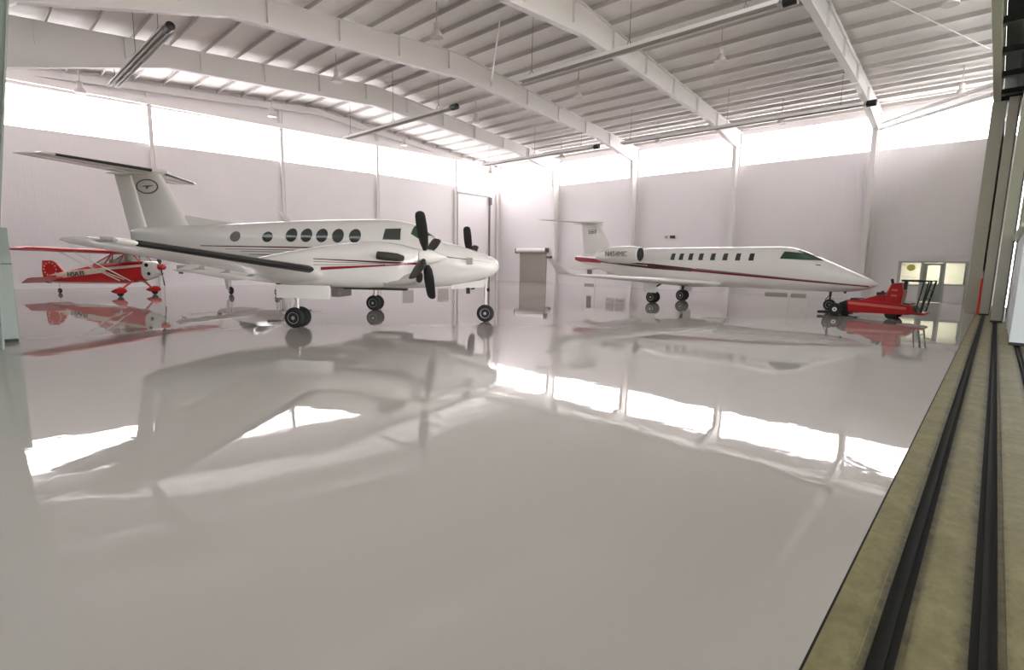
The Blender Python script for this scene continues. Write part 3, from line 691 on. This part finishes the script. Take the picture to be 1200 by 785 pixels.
# tail
def fin_solid(bm, outline, t0, t1):
    """outline (x,z) quad: root LE, tip LE, tip TE, root TE; thickness t0 root t1 tip"""
    (a, b, c, d) = outline; rings = []
    for (le, te, t) in ((a, d, t0), (b, c, t1)):
        r = []
        for u, h in AF: r.append(Vector((le[0]+(te[0]-le[0])*u, h*t/2, le[1]+(te[1]-le[1])*u)))
        for u, h in AF[::-1]: r.append(Vector((le[0]+(te[0]-le[0])*u, -h*t/2, le[1]+(te[1]-le[1])*u)))
        rings.append(r)
    loft(bm, rings)
bm = bmn(); fin_solid(bm, [(-4.9, 2.55), (-6.0, 4.42), (-7.05, 4.42), (-6.55, 2.45)], 0.24, 0.17)
prism(bm, [(-3.1, -0.03, 2.84), (-4.3, -0.03, 2.98), (-5.2, -0.05, 3.12), (-5.4, -0.05, 2.6), (-3.1, -0.03, 2.6)], (0, 0.07, 0)); mk('vertical_fin', bm, M['white'], ka)
bm = bmn(); fin_solid(bm, [(-6.56, 2.40), (-7.06, 4.40), (-7.66, 4.40), (-7.25, 2.45)], 0.12, 0.09); mk('rudder', bm, M['white'], ka)
bm = bmn(); body(bm, [(-7.95, 4.47, 4.43, 0.01, 4.45), (-7.2, 4.56, 4.36, 0.11, 4.46), (-6.2, 4.58, 4.36, 0.13, 4.46), (-5.75, 4.50, 4.42, 0.03, 4.46)], 2.0, 20); mk('tail_bullet', bm, M['white'], ka)
for side in (-1, 1):
    bm = bmn(); wing(bm, [((-6.05, side*0.05, 4.48), 1.0, 0.14, 0), ((-6.95, side*2.72, 4.50), 0.62, 0.09, 0), ((-7.05, side*2.8, 4.50), 0.5, 0.03, 0)]); st = mk('stabilizer', bm, M['white'], ka)
    bm = bmn(); wing(bm, [((-6.05-0.05, side*0.22, 4.48), 1.0, 0.14, 0), ((-6.90, side*2.55, 4.50), 0.64, 0.09, 0)], c0=0, c1=0.06, grow=0.008); mk('deice_boot', bm, M['boot'], st)
    bm = bmn(); wing(bm, [((-7.08, side*0.1, 4.48), 0.6, 0.06, 0), ((-7.58, side*2.6, 4.50), 0.4, 0.04, 0), ((-7.4, side*2.82, 4.50), 0.55, 0.03, 0)]); mk('elevator', bm, M['white'], st)
for side in (-1, 1):   # oval emblem on the fin
    bm = bmn(); N_ = 32
    for r0, r1 in ((0.40, 0.345), ):
        a = [Vector((-6.42+r0*math.cos(2*PI*k/N_), side*0.108, 4.0+r0*0.58*math.sin(2*PI*k/N_))) for k in range(N_)]
        b = [Vector((-6.42+r1*math.cos(2*PI*k/N_), side*0.112, 4.0+r1*0.55*math.sin(2*PI*k/N_))) for k in range(N_)]
        loft(bm, [a, b], caps=False)
    prism(bm, [(-6.66, side*0.108, 4.0), (-6.42, side*0.108, 4.035), (-6.2, side*0.108, 4.04), (-6.2, side*0.108, 4.02), (-6.34, side*0.108, 4.0), (-6.44, side*0.108, 3.91), (-6.47, side*0.108, 3.99)], (0, side*0.006, 0))
    mk('fin_emblem', bm, M['lineG'], ka)
bm = bmn(); prism(bm, [(-1.8, -0.012, 2.9), (-1.6, -0.012, 2.92), (-1.95, -0.012, 3.28), (-2.05, -0.012, 3.28)], (0, 0.024, 0)); mk('antenna', bm, M['white'], ka)
bm = bmn(); box(bm, 4.08, 4.26, -0.53, -0.44, 1.72, 1.92); mk('nose_panel', bm, M['panelline'], ka)
bm = bmn(); lathe(bm, (4.28, 0, 2.12), (0,0,1), [(0,0.02),(0.1,0.02),(0.1,0.035),(0.13,0.0)], 10); mk('temperature_probe', bm, M['darksteel'], ka)

# ------------------------------------------------------------------ business jet
JR, JD, JG = (118, 34, 48), (84, 44, 50), (128, 118, 118)
M['lj_body'] = striped('jet_livery', (228, 223, 220), [
    (-6.2, -3.9, 2.09, 1.965, 0.14, 0.10, (158, 22, 50)), (-3.9, -0.4, 1.955, 1.74, 0.05, 0.13, JD), (-0.4, 1.6, 1.74, 1.615, 0.12, 0.08, (74, 36, 42)), (1.6, 8.5, 1.615, 1.14, 0.070, 0.02, JR), (1.8, 8.5, 1.67, 1.165, 0.03, 0.012, JG),
    (-3.4, -0.8, 1.94, 1.78, 0.01, 0.02, (196, 186, 184))])
lj = empty('business_jet', (24.39, 11.96, 0), -1.6421, 'white twin-engine business jet with a red stripe, nose held by the red tug', 'aircraft')
LS = [(-6.15, 2.24, 2.02, 0.05, 2.14), (-5.6, 2.36, 1.86, 0.22, 2.1), (-4.5, 2.52, 1.56, 0.42, 2.02), (-3.2, 2.62, 1.26, 0.60, 1.92), (-1.8, 2.67, 1.02, 0.72, 1.85), (-0.2, 2.68, 0.90, 0.78, 1.82), (1.5, 2.69, 0.87, 0.79, 1.82), (3.5, 2.69, 0.87, 0.79, 1.82), (5.2, 2.69, 0.87, 0.78, 1.80), (5.7, 2.64, 0.87, 0.76, 1.76), (6.17, 2.48, 0.87, 0.73, 1.68), (6.82, 2.20, 0.87, 0.64, 1.58), (7.45, 1.92, 0.88, 0.53, 1.46), (8.0, 1.66, 0.93, 0.38, 1.32), (8.45, 1.45, 1.04, 0.22, 1.26), (8.72, 1.30, 1.18, 0.07, 1.24), (8.76, 1.26, 1.22, 0.01, 1.24)]
bm = bmn(); body(bm, LS, 2.15, 44); mk('fuselage', bm, M['lj_body'], lj)
fl = surf_fn(LS, 2.15)
for side in (-1, 1):
    for x in (0.55, 0.99, 1.47, 1.98, 2.55, 3.12, 3.69, 4.27):
        bm = bmn(); patch(bm, [(x-0.11, 2.07), (x+0.11, 2.07), (x+0.10, 2.38), (x-0.10, 2.38)], fl, 0.012*side, 4); mk('cabin_window', bm, M['glass'], lj)
    bm = bmn(); patch(bm, [(5.42, 2.16), (6.95, 2.10), (6.35, 2.38), (5.52, 2.47)], fl, 0.014*side, 8); mk('cockpit_side_window', bm, M['glass2'], lj)
    bm = bmn(); screen(bm, LS, 2.15, lambda v: 6.05-0.1*v, lambda v: 6.65-0.15*v, side*0.03, side*0.34, 0.004); mk('windscreen', bm, M['glass'], lj)
    bm = bmn(); wing(bm, [((2.9, side*0.5, 1.02), 3.4, 0.34, R(2)), ((2.3, side*1.2, 1.06), 2.7, 0.30, R(2)), ((0.05, side*6.7, 1.34), 1.1, 0.12, R(1)), ((-0.15, side*7.1, 1.37), 0.9, 0.08, 0)]); w_ = mk('wing', bm, M['white'], lj)
    bm = bmn(); rr = []
    for (x, y, z, c, t) in ((-0.2, 7.08, 1.36, 0.85, 0.07), (-0.45, 7.25, 1.50, 0.62, 0.05), (-0.95, 7.6, 2.0, 0.30, 0.03)): rr.append(foil((x, side*y, z), c, t, up=(0, side*0.9, 0.1)))
    loft(bm, rr); mk('winglet', bm, M['white'], w_)
    # engine
    bm = bmn(); lathe(bm, (-0.80, side*1.42, 2.30), (-1,0,0), [(0.10,0.30),(0.0,0.345),(0.02,0.37),(0.25,0.41),(0.9,0.44),(1.7,0.42),(2.3,0.34),(2.6,0.27),(2.6,0.2)], 32)
    e = mk('engine', bm, M['white'], lj)
    bm = bmn(); lathe(bm, (-0.86, side*1.42, 2.30), (-1,0,0), [(-0.03,0.318),(0.02,0.2),(-0.04,0.06),(-0.06,0.0)], 28); mk('engine_fan', bm, M['intake'], e)
    bm = bmn(); box(bm, -2.9, -1.2, min(side*0.55, side*1.05), max(side*0.55, side*1.05), 2.2, 2.32); mk('pylon', bm, M['white'], e, bevel=0.03)
    mt = Matrix.Translation((-1.95, side*1.875, 2.32)) @ (Matrix.Rotation(PI/2, 4, 'X') if side < 0 else (Matrix.Rotation(PI, 4, 'Z') @ Matrix.Rotation(PI/2, 4, 'X')))
    text_mesh('registration', 'N454MC', 0.36, mt, M['regG'], e, 0.012)
    g = wheel_set(lj, 0, side*1.4, 0.28, 0.17, 1.05, 0.07, dual=0.3, name='main_landing_gear', mat=M['darksteel'])
    bm = bmn(); box(bm, -0.35, 0.35, side*1.72-0.012, side*1.72+0.012, 0.5, 1.0); mk('gear_door', bm, M['white'], g)
    bm = bmn(); tube(bm, [(0, side*1.4, 0.7), (0.2, side*0.9, 0.98)], 0.05, 8); mk('side_brace', bm, M['darksteel'], g)
    bm = bmn(); wing(bm, [((-3.95+0.1, side*0.02, 4.10), 1.25, 0.12, 0), ((-5.75, side*2.65, 4.17), 0.58, 0.06, 0)]); 
    for v in bm.verts: v.co.x -= 0.55
    mk('stabilizer', bm, M['white'], lj)
    bm = bmn(); prism(bm, [(-3.9, side*0.42, 1.62), (-5.7, side*0.30, 1.86), (-5.9, side*0.62, 1.50), (-5.4, side*0.62, 1.45)], (0, side*0.03, 0.02)); mk('ventral_fin', bm, M['white'], lj)
bm = bmn(); fin_solid(bm, [(-3.5, 2.5), (-4.5, 4.08), (-5.75, 4.08), (-5.5, 2.25)], 0.26, 0.15); mk('vertical_fin', bm, M['white'], lj)
bm = bmn(); body(bm, [(-6.3, 4.14, 4.08, 0.02, 4.11), (-5.4, 4.20, 4.02, 0.10, 4.11), (-4.5, 4.19, 4.02, 0.10, 4.11), (-4.2, 4.12, 4.08, 0.02, 4.10)], 2.0, 20); mk('tail_bullet', bm, M['white'], lj)
for side in (-1, 1):
    bm = bmn(); box(bm, -5.15, -4.65, side*0.10-0.012, side*0.10+0.012, 3.50, 3.52); box(bm, -5.15, -4.65, side*0.10-0.012, side*0.10+0.012, 3.68, 3.70)
    box(bm, -5.15, -5.12, side*0.10-0.012, side*0.10+0.012, 3.5, 3.7); box(bm, -4.68, -4.65, side*0.10-0.012, side*0.10+0.012, 3.5, 3.7); box(bm, -5.0, -4.8, side*0.10-0.012, side*0.10+0.012, 3.57, 3.62); mk('fin_emblem', bm, M['lineG'], lj)
    bm = bmn(); prism(bm, [(6.75, side*0.62, 1.95), (6.95, side*0.66, 1.93), (6.95, side*0.66, 1.90), (6.75, side*0.62, 1.92)], (0, side*0.04, 0)); mk('pitot_probe', bm, M['darksteel'], lj)
g = wheel_set(lj, 7.2, 0, 0.23, 0.14, 1.0, 0.05, name='nose_landing_gear', mat=M['darksteel'])
g.location.z = 0.12
bm = bmn(); prism(bm, [(5.9, -0.2, 0.86), (5.9, 0.2, 0.86), (7.0, 0.2, 0.86), (7.0, -0.2, 0.86)], (0, 0, 0.05)); box(bm, 7.7, 7.78, -0.16, -0.12, 0.72, 0.95); mk('nose_gear_door', bm, M['darksteel'], g)
bm = bmn(); lathe(bm, (2.5, 0, 2.67), (0,0,1), [(0,0.06),(0.03,0.05),(0.06,0.0)], 12); mk('beacon', bm, M['red'], lj)

# ------------------------------------------------------------------ aircraft tug under the jet nose
tg = empty('aircraft_tug', (24.39+math.cos(-1.6421)*6.55, 11.96+math.sin(-1.6421)*6.55, 0), -1.6421, 'low red aircraft tug with tall console under the jet nose', 'tug')
hw = 0.62
bm = bmn(); prism(bm, [(1.35, -hw, 0.16), (1.35, -hw, 0.60), (1.75, -hw, 0.66), (3.35, -hw, 0.56), (3.55, -hw, 0.26), (3.3, -hw, 0.20)], (0, 2*hw, 0)); mk('chassis', bm, M['redtug'], tg, bevel=0.03)
bm = bmn(); prism(bm, [(1.45, -hw-0.012, 0.47), (3.25, -hw-0.012, 0.38), (3.25, -hw-0.012, 0.47), (1.45, -hw-0.012, 0.57)], (0, 0.02, 0)); mk('side_stripe', bm, M['pale_red'], tg)
bm = bmn(); prism(bm, [(1.75, -hw*0.8, 0.62), (2.3, -hw*0.8, 0.84), (2.75, -hw*0.8, 0.88), (2.9, -hw*0.8, 0.55)], (0, hw*1.6, 0)); mk('engine_cover', bm, M['redtug'], tg, bevel=0.03)
bm = bmn(); box(bm, 2.25, 2.5, -0.3, 0.1, 0.84, 0.95); lathe(bm, (2.42, -0.2, 0.9), (0,0,1), [(0,0.05),(0.1,0.05),(0.12,0.0)], 12); box(bm, 1.45, 1.75, -0.4, 0.3, 0.6, 0.69); mk('controls', bm, M['black'], tg, bevel=0.01)
bm = bmn(); prism(bm, [(2.60, -hw*0.9, 0.5), (2.60, -hw*0.9, 0.98), (2.72, -hw*0.9, 1.30), (3.02, -hw*0.9, 1.34), (3.10, -hw*0.9, 1.0), (3.05, -hw*0.9, 0.5)], (0, hw*1.2, 0)); c_ = mk('console', bm, M['redtug'], tg, bevel=0.04)
bm = bmn()
for z in (0.84, 1.04): prism(bm, [(2.75, -hw*0.9-0.014, z), (2.93, -hw*0.9-0.014, z-0.01), (2.93, -hw*0.9-0.014, z+0.05), (2.75, -hw*0.9-0.014, z+0.06)], (0, 0.02, 0))
mk('vent', bm, M['pale_red'], c_)
bm = bmn(); box(bm, 3.0, 3.6, -0.5, 0.2, 1.38, 1.45); tube(bm, [(2.74, -0.4, 1.28), (2.70, -0.4, 1.46)], 0.05, 8); box(bm, 3.1, 3.2, -0.55, -0.48, 1.1, 1.4); mk('seat', bm, M['black'], tg, bevel=0.01)
bm = bmn(); prism(bm, [(3.1, -hw*0.8, 0.25), (3.12, -hw*0.8, 0.62), (3.3, -hw*0.8, 0.60), (3.62, -hw*0.8, 0.25)], (0, hw*1.6, 0)); mk('footwell', bm, M['black'], tg, bevel=0.01)
bm = bmn()
for y in (-0.52, 0.42):
    tube(bm, [(3.66, y, 0.28), (3.86, y, 1.42)], 0.028, 8)
    tube(bm, [(3.50, y, 0.28), (3.66, y, 1.42)], 0.022, 8); 
for z in (0.5, 0.8, 1.1, 1.42): tube(bm, [(3.66+0.2*(z-0.28)/1.14, -0.52, z), (3.66+0.2*(z-0.28)/1.14, 0.42, z)], 0.02, 8)
tube(bm, [(3.1, -0.52, 1.42), (3.86, -0.52, 1.42)], 0.03, 8); mk('guard_rail', bm, M['black'], tg)
bm = bmn(); box(bm, 3.4, 3.78, -0.58, 0.48, 0.22, 0.30); mk('rear_step', bm, M['redtug'], tg, bevel=0.01)
bm = bmn(); prism(bm, [(0.42, -hw, 0.04), (0.42, -hw, 0.14), (1.4, -hw, 0.22), (1.6, -hw, 0.08)], (0, 0.28, 0)); prism(bm, [(0.42, hw-0.28, 0.04), (0.42, hw-0.28, 0.14), (1.4, hw-0.28, 0.22), (1.6, hw-0.28, 0.08)], (0, 0.28, 0))
box(bm, 0.55, 1.2, -hw+0.2, hw-0.2, 0.05, 0.10); prism(bm, [(1.15, -hw, 0.1), (1.15, -hw, 0.5), (1.4, -hw, 0.62), (1.5, -hw, 0.1)], (0, 2*hw, 0)); mk('nose_wheel_cradle', bm, M['black'], tg)
def tug_wheel(x, y, r, w, hubm):
    bm = bmn(); lathe(bm, (x, y-w/2, r), (0,1,0), [(0, r*0.6),(0.02, r*0.9),(0.05, r),(w-0.05, r),(w-0.02, r*0.9),(w, r*0.6)], 24); o = mk('drive_wheel', bm, M['rubber'], tg)
    bm = bmn(); lathe(bm, (x, y-w/2-0.006, r), (0,1,0), [(0.01, 0),(0.0, r*0.3),(0.03, r*0.55),(0.01, r*0.62),(w, r*0.62),(w+0.01,0)], 20); mk('wheel_hub', bm, hubm, o)
tug_wheel(1.05, -hw-0.06, 0.24, 0.16, M['white']); tug_wheel(1.05, hw+0.06, 0.24, 0.16, M['white'])
tug_wheel(2.8, -hw+0.12, 0.19, 0.2, M['black']); tug_wheel(2.8, hw-0.12, 0.19, 0.2, M['black'])

# ------------------------------------------------------------------ red high-wing taildragger
M['dec_body'] = striped('red_white_livery', (206, 30, 36), [
    (-4.9, 0.75, 0.92, 1.46, 0.07, 0.06, (236, 222, 206)), (-4.4, -1.3, 0.88, 1.18, 0.17, 0.09, (230, 212, 192)), (-5.0, -0.2, 0.50, 0.56, 0.07, 0.05, (232, 214, 196)),
    (-1.6, -0.3, 1.20, 0.78, 0.045, 0.03, (232, 214, 196))])
M['dec_wing'] = simple('red_fabric', (198, 40, 44), 0.35, 0, 0.3)
cd = empty('light_aircraft', (5.62, 28.7, 0), -0.985, 'small red and white high-wing propeller aeroplane at far left', 'aircraft'); cd.scale = (0.95, 0.95, 0.95)
DS = [(-5.1, 0.84, 0.52, 0.03, 0.68), (-4.5, 0.98, 0.50, 0.10, 0.72), (-3.4, 1.19, 0.50, 0.22, 0.82), (-2.2, 1.42, 0.52, 0.32, 0.95), (-1.5, 1.52, 0.53, 0.36, 1.02), (-0.4, 1.60, 0.58, 0.38, 1.1), (0.4, 1.64, 0.70, 0.38, 1.18), (0.72, 1.66, 0.78, 0.37, 1.22)]
bm = bmn(); body(bm, DS, 3.2, 32); mk('fuselage', bm, M['dec_body'], cd)
bm = bmn(); body(bm, [(0.70, 1.67, 0.77, 0.38, 1.22), (1.0, 1.68, 0.86, 0.37, 1.27), (1.22, 1.64, 0.98, 0.33, 1.33), (1.34, 1.56, 1.10, 0.24, 1.36)], 2.8, 32); cw = mk('engine_cowl', bm, M['white'], cd)
for side in (-1, 1):
    bm = bmn()
    for (x, z, r) in ((0.98, 1.48, 0.09), (1.08, 1.08, 0.08)): disc_on(bm, x, side*0.35, z, r, r, side, 0.03, 16)
    mk('cowl_opening', bm, M['black'], cw)
# greenhouse cabin: frame and windows
bm = bmn()
for side in (-1, 1):
    for (xa, za, xb, zb) in ((-1.95, 1.44, -0.85, 1.98), (-0.85, 1.52, -0.85, 1.98), (-0.05, 1.58, -0.05, 2.0), (0.62, 1.64, 0.22, 2.02), (-1.3, 1.5, -0.95, 1.9)):
        tube(bm, [(xa, side*0.35, za), (xb, side*0.33, zb)], 0.03, 6)
    tube(bm, [(-0.95, side*0.33, 1.97), (0.22, side*0.33, 2.02)], 0.04, 6)
    tube(bm, [(-1.95, side*0.33, 1.44), (0.62, side*0.36, 1.62)], 0.035, 6)
mk('cabin_frame', bm, M['dec_wing'], cd)
for side in (-1, 1):
    for q in ([(-1.85, 1.45), (-0.88, 1.52), (-0.88, 1.95)], [(-0.82, 1.53), (-0.08, 1.58), (-0.08, 1.99), (-0.82, 1.96)], [(-0.02, 1.58), (0.58, 1.62), (0.22, 1.98), (-0.02, 1.99)]):
        bm = bmn(); prism(bm, [(x, side*0.335, z) for x, z in q], (0, side*0.01, 0)); mk('side_window', bm, M['clear'], cd)
bm = bmn(); prism(bm, [(0.66, -0.33, 1.64), (0.66, 0.33, 1.64), (0.24, 0.33, 2.0), (0.24, -0.33, 2.0)], (0.01, 0, 0.01)); mk('windscreen', bm, M['clear'], cd)
bm = bmn()
for x in (-0.9, -0.1):   # tandem seats
    box(bm, x-0.25, x+0.2, -0.2, 0.2, 1.0, 1.12); box(bm, x-0.32, x-0.25, -0.2, 0.2, 1.0, 1.72)
mk('seats', bm, M['panelline'], cd, bevel=0.03)
bm = bmn(); wing(bm, [((0.30, -5.1, 2.10), 1.2, 0.05, R(2)), ((0.32, -4.95, 2.12), 1.45, 0.17, R(2)), ((0.34, 0, 2.06), 1.5, 0.20, R(2)), ((0.32, 4.95, 2.12), 1.45, 0.17, R(2)), ((0.30, 5.1, 2.10), 1.2, 0.05, R(2))]); w_ = mk('wing', bm, M['dec_wing'], cd)
for side in (-1, 1):
    bm = bmn()
    for xa, xb in ((0.05, 0.0), (-0.55, -0.75)):
        tube(bm, [(xa, side*0.36, 0.72), (xb, side*2.9, 2.02)], 0.028, 8)
    tube(bm, [(-0.3, side*1.9, 1.52), (-0.35, side*1.9, 2.0)], 0.015, 6); mk('wing_strut', bm, M['white'], cd)
    bm = bmn(); tube(bm, [(0.1, side*0.30, 0.72), (0.02, side*0.9, 0.30)], [0.06, 0.035], 10); g = mk('main_landing_gear', bm, M['dec_wing'], cd)
    bm = bmn(); body(bm, [(-0.42, 0.26, 0.20, 0.02, 0.23), (-0.2, 0.36, 0.14, 0.09, 0.26), (0.08, 0.46, 0.14, 0.13, 0.28), (0.3, 0.40, 0.17, 0.10, 0.28), (0.42, 0.30, 0.24, 0.02, 0.27)], 2.2, 20, side*0.95); mk('wheel_fairing', bm, M['red'], g)
    bm = bmn(); lathe(bm, (0.06, side*0.95-0.06, 0.19), (0,1,0), [(0,0.1),(0.02,0.17),(0.05,0.19),(0.08,0.19),(0.1,0.17),(0.12,0.1)], 24); mk('tyre', bm, M['rubber'], g)
    bm = bmn(); prism(bm, [(-3.9, side*0.05, 0.78), (-4.25, side*0.8, 0.78), (-4.45, side*1.15, 0.76), (-4.7, side*1.2, 0.72), (-5.2, side*1.1, 0.50), (-5.25, side*0.06, 0.50), (-4.6, side*0.05, 0.72)], (0, 0, 0.05)); mk('stabilizer', bm, M['dec_wing'], cd, bevel=0.02)
g = wheel_set(cd, -4.40, 0, 0.12, 0.07, 0.6, 0.02, name='tail_wheel_strut', scissors=False)
bm = bmn(); prism(bm, [(-3.85, -0.035, 0.85), (-4.45, -0.035, 1.50), (-4.7, -0.035, 1.62), (-5.25, -0.035, 1.60), (-5.32, -0.035, 1.1), (-5.25, -0.035, 0.50), (-4.9, -0.035, 0.48), (-4.3, -0.035, 0.7)], (0, 0.07, 0)); fn = mk('tail_fin', bm, M['red'], cd, bevel=0.02)
bm = bmn()
for side in (-1, 1):
    for k in range(12):   # ring of pale stars
        a = 2*PI*k/12; cx_, cz_ = -4.82+0.36*math.cos(a), 1.17+0.32*math.sin(a)
        pts = [(cx_+(0.055 if j % 2 == 0 else 0.024)*math.sin(PI*j/5), side*0.037, cz_+(0.055 if j % 2 == 0 else 0.024)*math.cos(PI*j/5)) for j in range(10)]
        prism(bm, pts, (0, side*0.008, 0))
mk('star_ring', bm, simple('cream_marking', (236, 214, 196), 0.4), fn)
for side in (-1, 1):
    mt = Matrix.Translation((-3.0, side*0.315, 0.98)) @ Matrix.Rotation(-R(5)*side*-1, 4, 'Y') @ (Matrix.Rotation(PI/2, 4, 'X') if side < 0 else (Matrix.Rotation(PI, 4, 'Z') @ Matrix.Rotation(PI/2, 4, 'X')))
    text_mesh('registration', 'N5ATL', 0.34, mt, M['lineG'], cd, 0.02)
propeller(cd, 1.40, 0, 1.40, 0.92, [R(-170), R(10)], 0.32, 0.15, 0.12, M['blade'], M['red'])
bm = bmn(); tube(bm, [(0.3, -0.2, 0.74), (0.8, -0.2, 0.66)], 0.03, 8); mk('exhaust_pipe', bm, M['steel'], cd)

# ------------------------------------------------------------------ white low-wing light aircraft behind the turboprop
wp = empty('light_aircraft', (10.45, 27.62, 0), R(-85.4), 'white low-wing light aeroplane mostly hidden behind the large twin-propeller aircraft', 'aircraft')
WS = [(-4.6, 1.36, 1.16, 0.04, 1.25), (-3.4, 1.45, 1.0, 0.18, 1.2), (-2.0, 1.62, 0.85, 0.38, 1.15), (-0.8, 1.70, 0.80, 0.52, 1.12), (0.6, 1.66, 0.80, 0.54, 1.1), (1.5, 1.52, 0.82, 0.48, 1.12), (2.3, 1.44, 0.88, 0.40, 1.14), (2.75, 1.36, 0.96, 0.24, 1.15)]
bm = bmn(); body(bm, WS, 2.4, 32); mk('fuselage', bm, M['white'], wp)
bm = bmn(); body(bm, [(-1.9, 1.60, 1.50, 0.12, 1.52), (-1.2, 1.95, 1.45, 0.40, 1.5), (-0.2, 2.10, 1.45, 0.48, 1.5), (0.6, 1.98, 1.45, 0.46, 1.5), (1.2, 1.60, 1.45, 0.30, 1.5)], 2.4, 28); mk('canopy', bm, M['glass'], wp)
for side in (-1, 1):
    bm = bmn(); wing(bm, [((0.9, side*0.3, 0.94), 1.6, 0.22, R(2)), ((0.75, side*3.5, 1.18), 1.2, 0.13, R(1)), ((0.6, side*3.7, 1.20), 0.8, 0.05, 0)]); w_ = mk('wing', bm, M['white'], wp)
    bm = bmn()
    for yy in (1.6, 3.2): box(bm, -0.75, -0.35, side*yy-0.03, side*yy+0.03, 0.82+0.06*yy, 0.9+0.06*yy)
    mk('flap_hinge', bm, M['darksteel'], w_)
    g = wheel_set(wp, 0, side*1.23, 0.19, 0.14, 0.95, 0.04, name='main_landing_gear', scissors=False)
    bm = bmn(); prism(bm, [(-0.14, side*1.37, 0.26), (0.14, side*1.37, 0.26), (0.26, side*1.42, 0.88), (-0.26, side*1.42, 0.88)], (0, side*0.02, 0)); mk('gear_door', bm, M['white'], g)
    bm = bmn(); wing(bm, [((-3.7, side*0.1, 1.25), 0.9, 0.1, 0), ((-3.95, side*1.6, 1.25), 0.6, 0.05, 0)]); mk('stabilizer', bm, M['white'], wp)
bm = bmn(); fin_solid(bm, [(-3.3, 1.35), (-4.1, 2.2), (-4.7, 2.2), (-4.6, 1.25)], 0.12, 0.07); mk('vertical_fin', bm, M['white'], wp)
wheel_set(wp, 2.1, 0, 0.17, 0.12, 0.95, 0.035, name='nose_landing_gear')
propeller(wp, 2.8, 0, 1.15, 0.9, [R(90), R(-90)], 0.3, 0.14, 0.12)

# ------------------------------------------------------------------ light, world, camera
w = bpy.data.worlds.new('World'); bpy.context.scene.world = w; w.use_nodes = True
bg = w.node_tree.nodes['Background']; bg.inputs[0].default_value = (1.0, 0.983, 1.0, 1); bg.inputs[1].default_value = 14.0

# daylight portals: they only steer the sampling of the sky through the openings, added windows included
def portal(nm, loc, rot, sx, sy):
    l = bpy.data.lights.new(nm, 'AREA'); l.shape = 'RECTANGLE'; l.size = sx; l.size_y = sy; l.cycles.is_portal = True
    o = bpy.data.objects.new(nm, l); C.objects.link(o); o.location = loc; o.rotation_euler = rot
portal('daylight_portal_back', (XB+0.3, (YL+YD)/2, 9.75), (0, PI/2, 0), 2.3, YL)
portal('daylight_portal_left', ((XA+XB)/2, YL+0.3, 9.5), (-PI/2, 0, 0), XB, 3.0)
portal('daylight_portal_near', (XA-0.3, (YL+YD)/2, 9.7), (0, -PI/2, 0), 2.1, YL)
portal('daylight_portal_gable', ((XA+XB)/2, -0.1, 10.4), (PI/2, 0, 0), XB, 1.3)
portal('daylight_portal_door', ((XA+XB)/2, -0.9, 4.4), (PI/2, 0, 0), XB, 8.8)

cam = bpy.data.cameras.new('camera'); co = bpy.data.objects.new('camera', cam); C.objects.link(co)
cam.sensor_width = 36; cam.lens = 604.4988/1200*36; cam.clip_end = 500; cam.clip_start = 0.02
F = 604.4987593; cx, cy = 600.0, 392.5
def ray(x, y): return Vector((x-cx, -(y-cy), -F))       # blender camera space
ax = ray(1168, 318).normalized(); ay = ray(-56, 296).normalized(); az = ax.cross(ay).normalized()
if az.y < 0: az = -az
# rows = world axes in camera space -> matrix camera->world
m3 = Matrix((ax, ay, az))
co.matrix_world = Matrix.Translation((0, 0, 1.8)) @ m3.to_4x4()
bpy.context.scene.camera = co
vs = bpy.context.scene.view_settings
vs.view_transform = 'Standard'; vs.look = 'None'; vs.gamma = 1.0; vs.use_curve_mapping = False; vs.exposure = 0.58
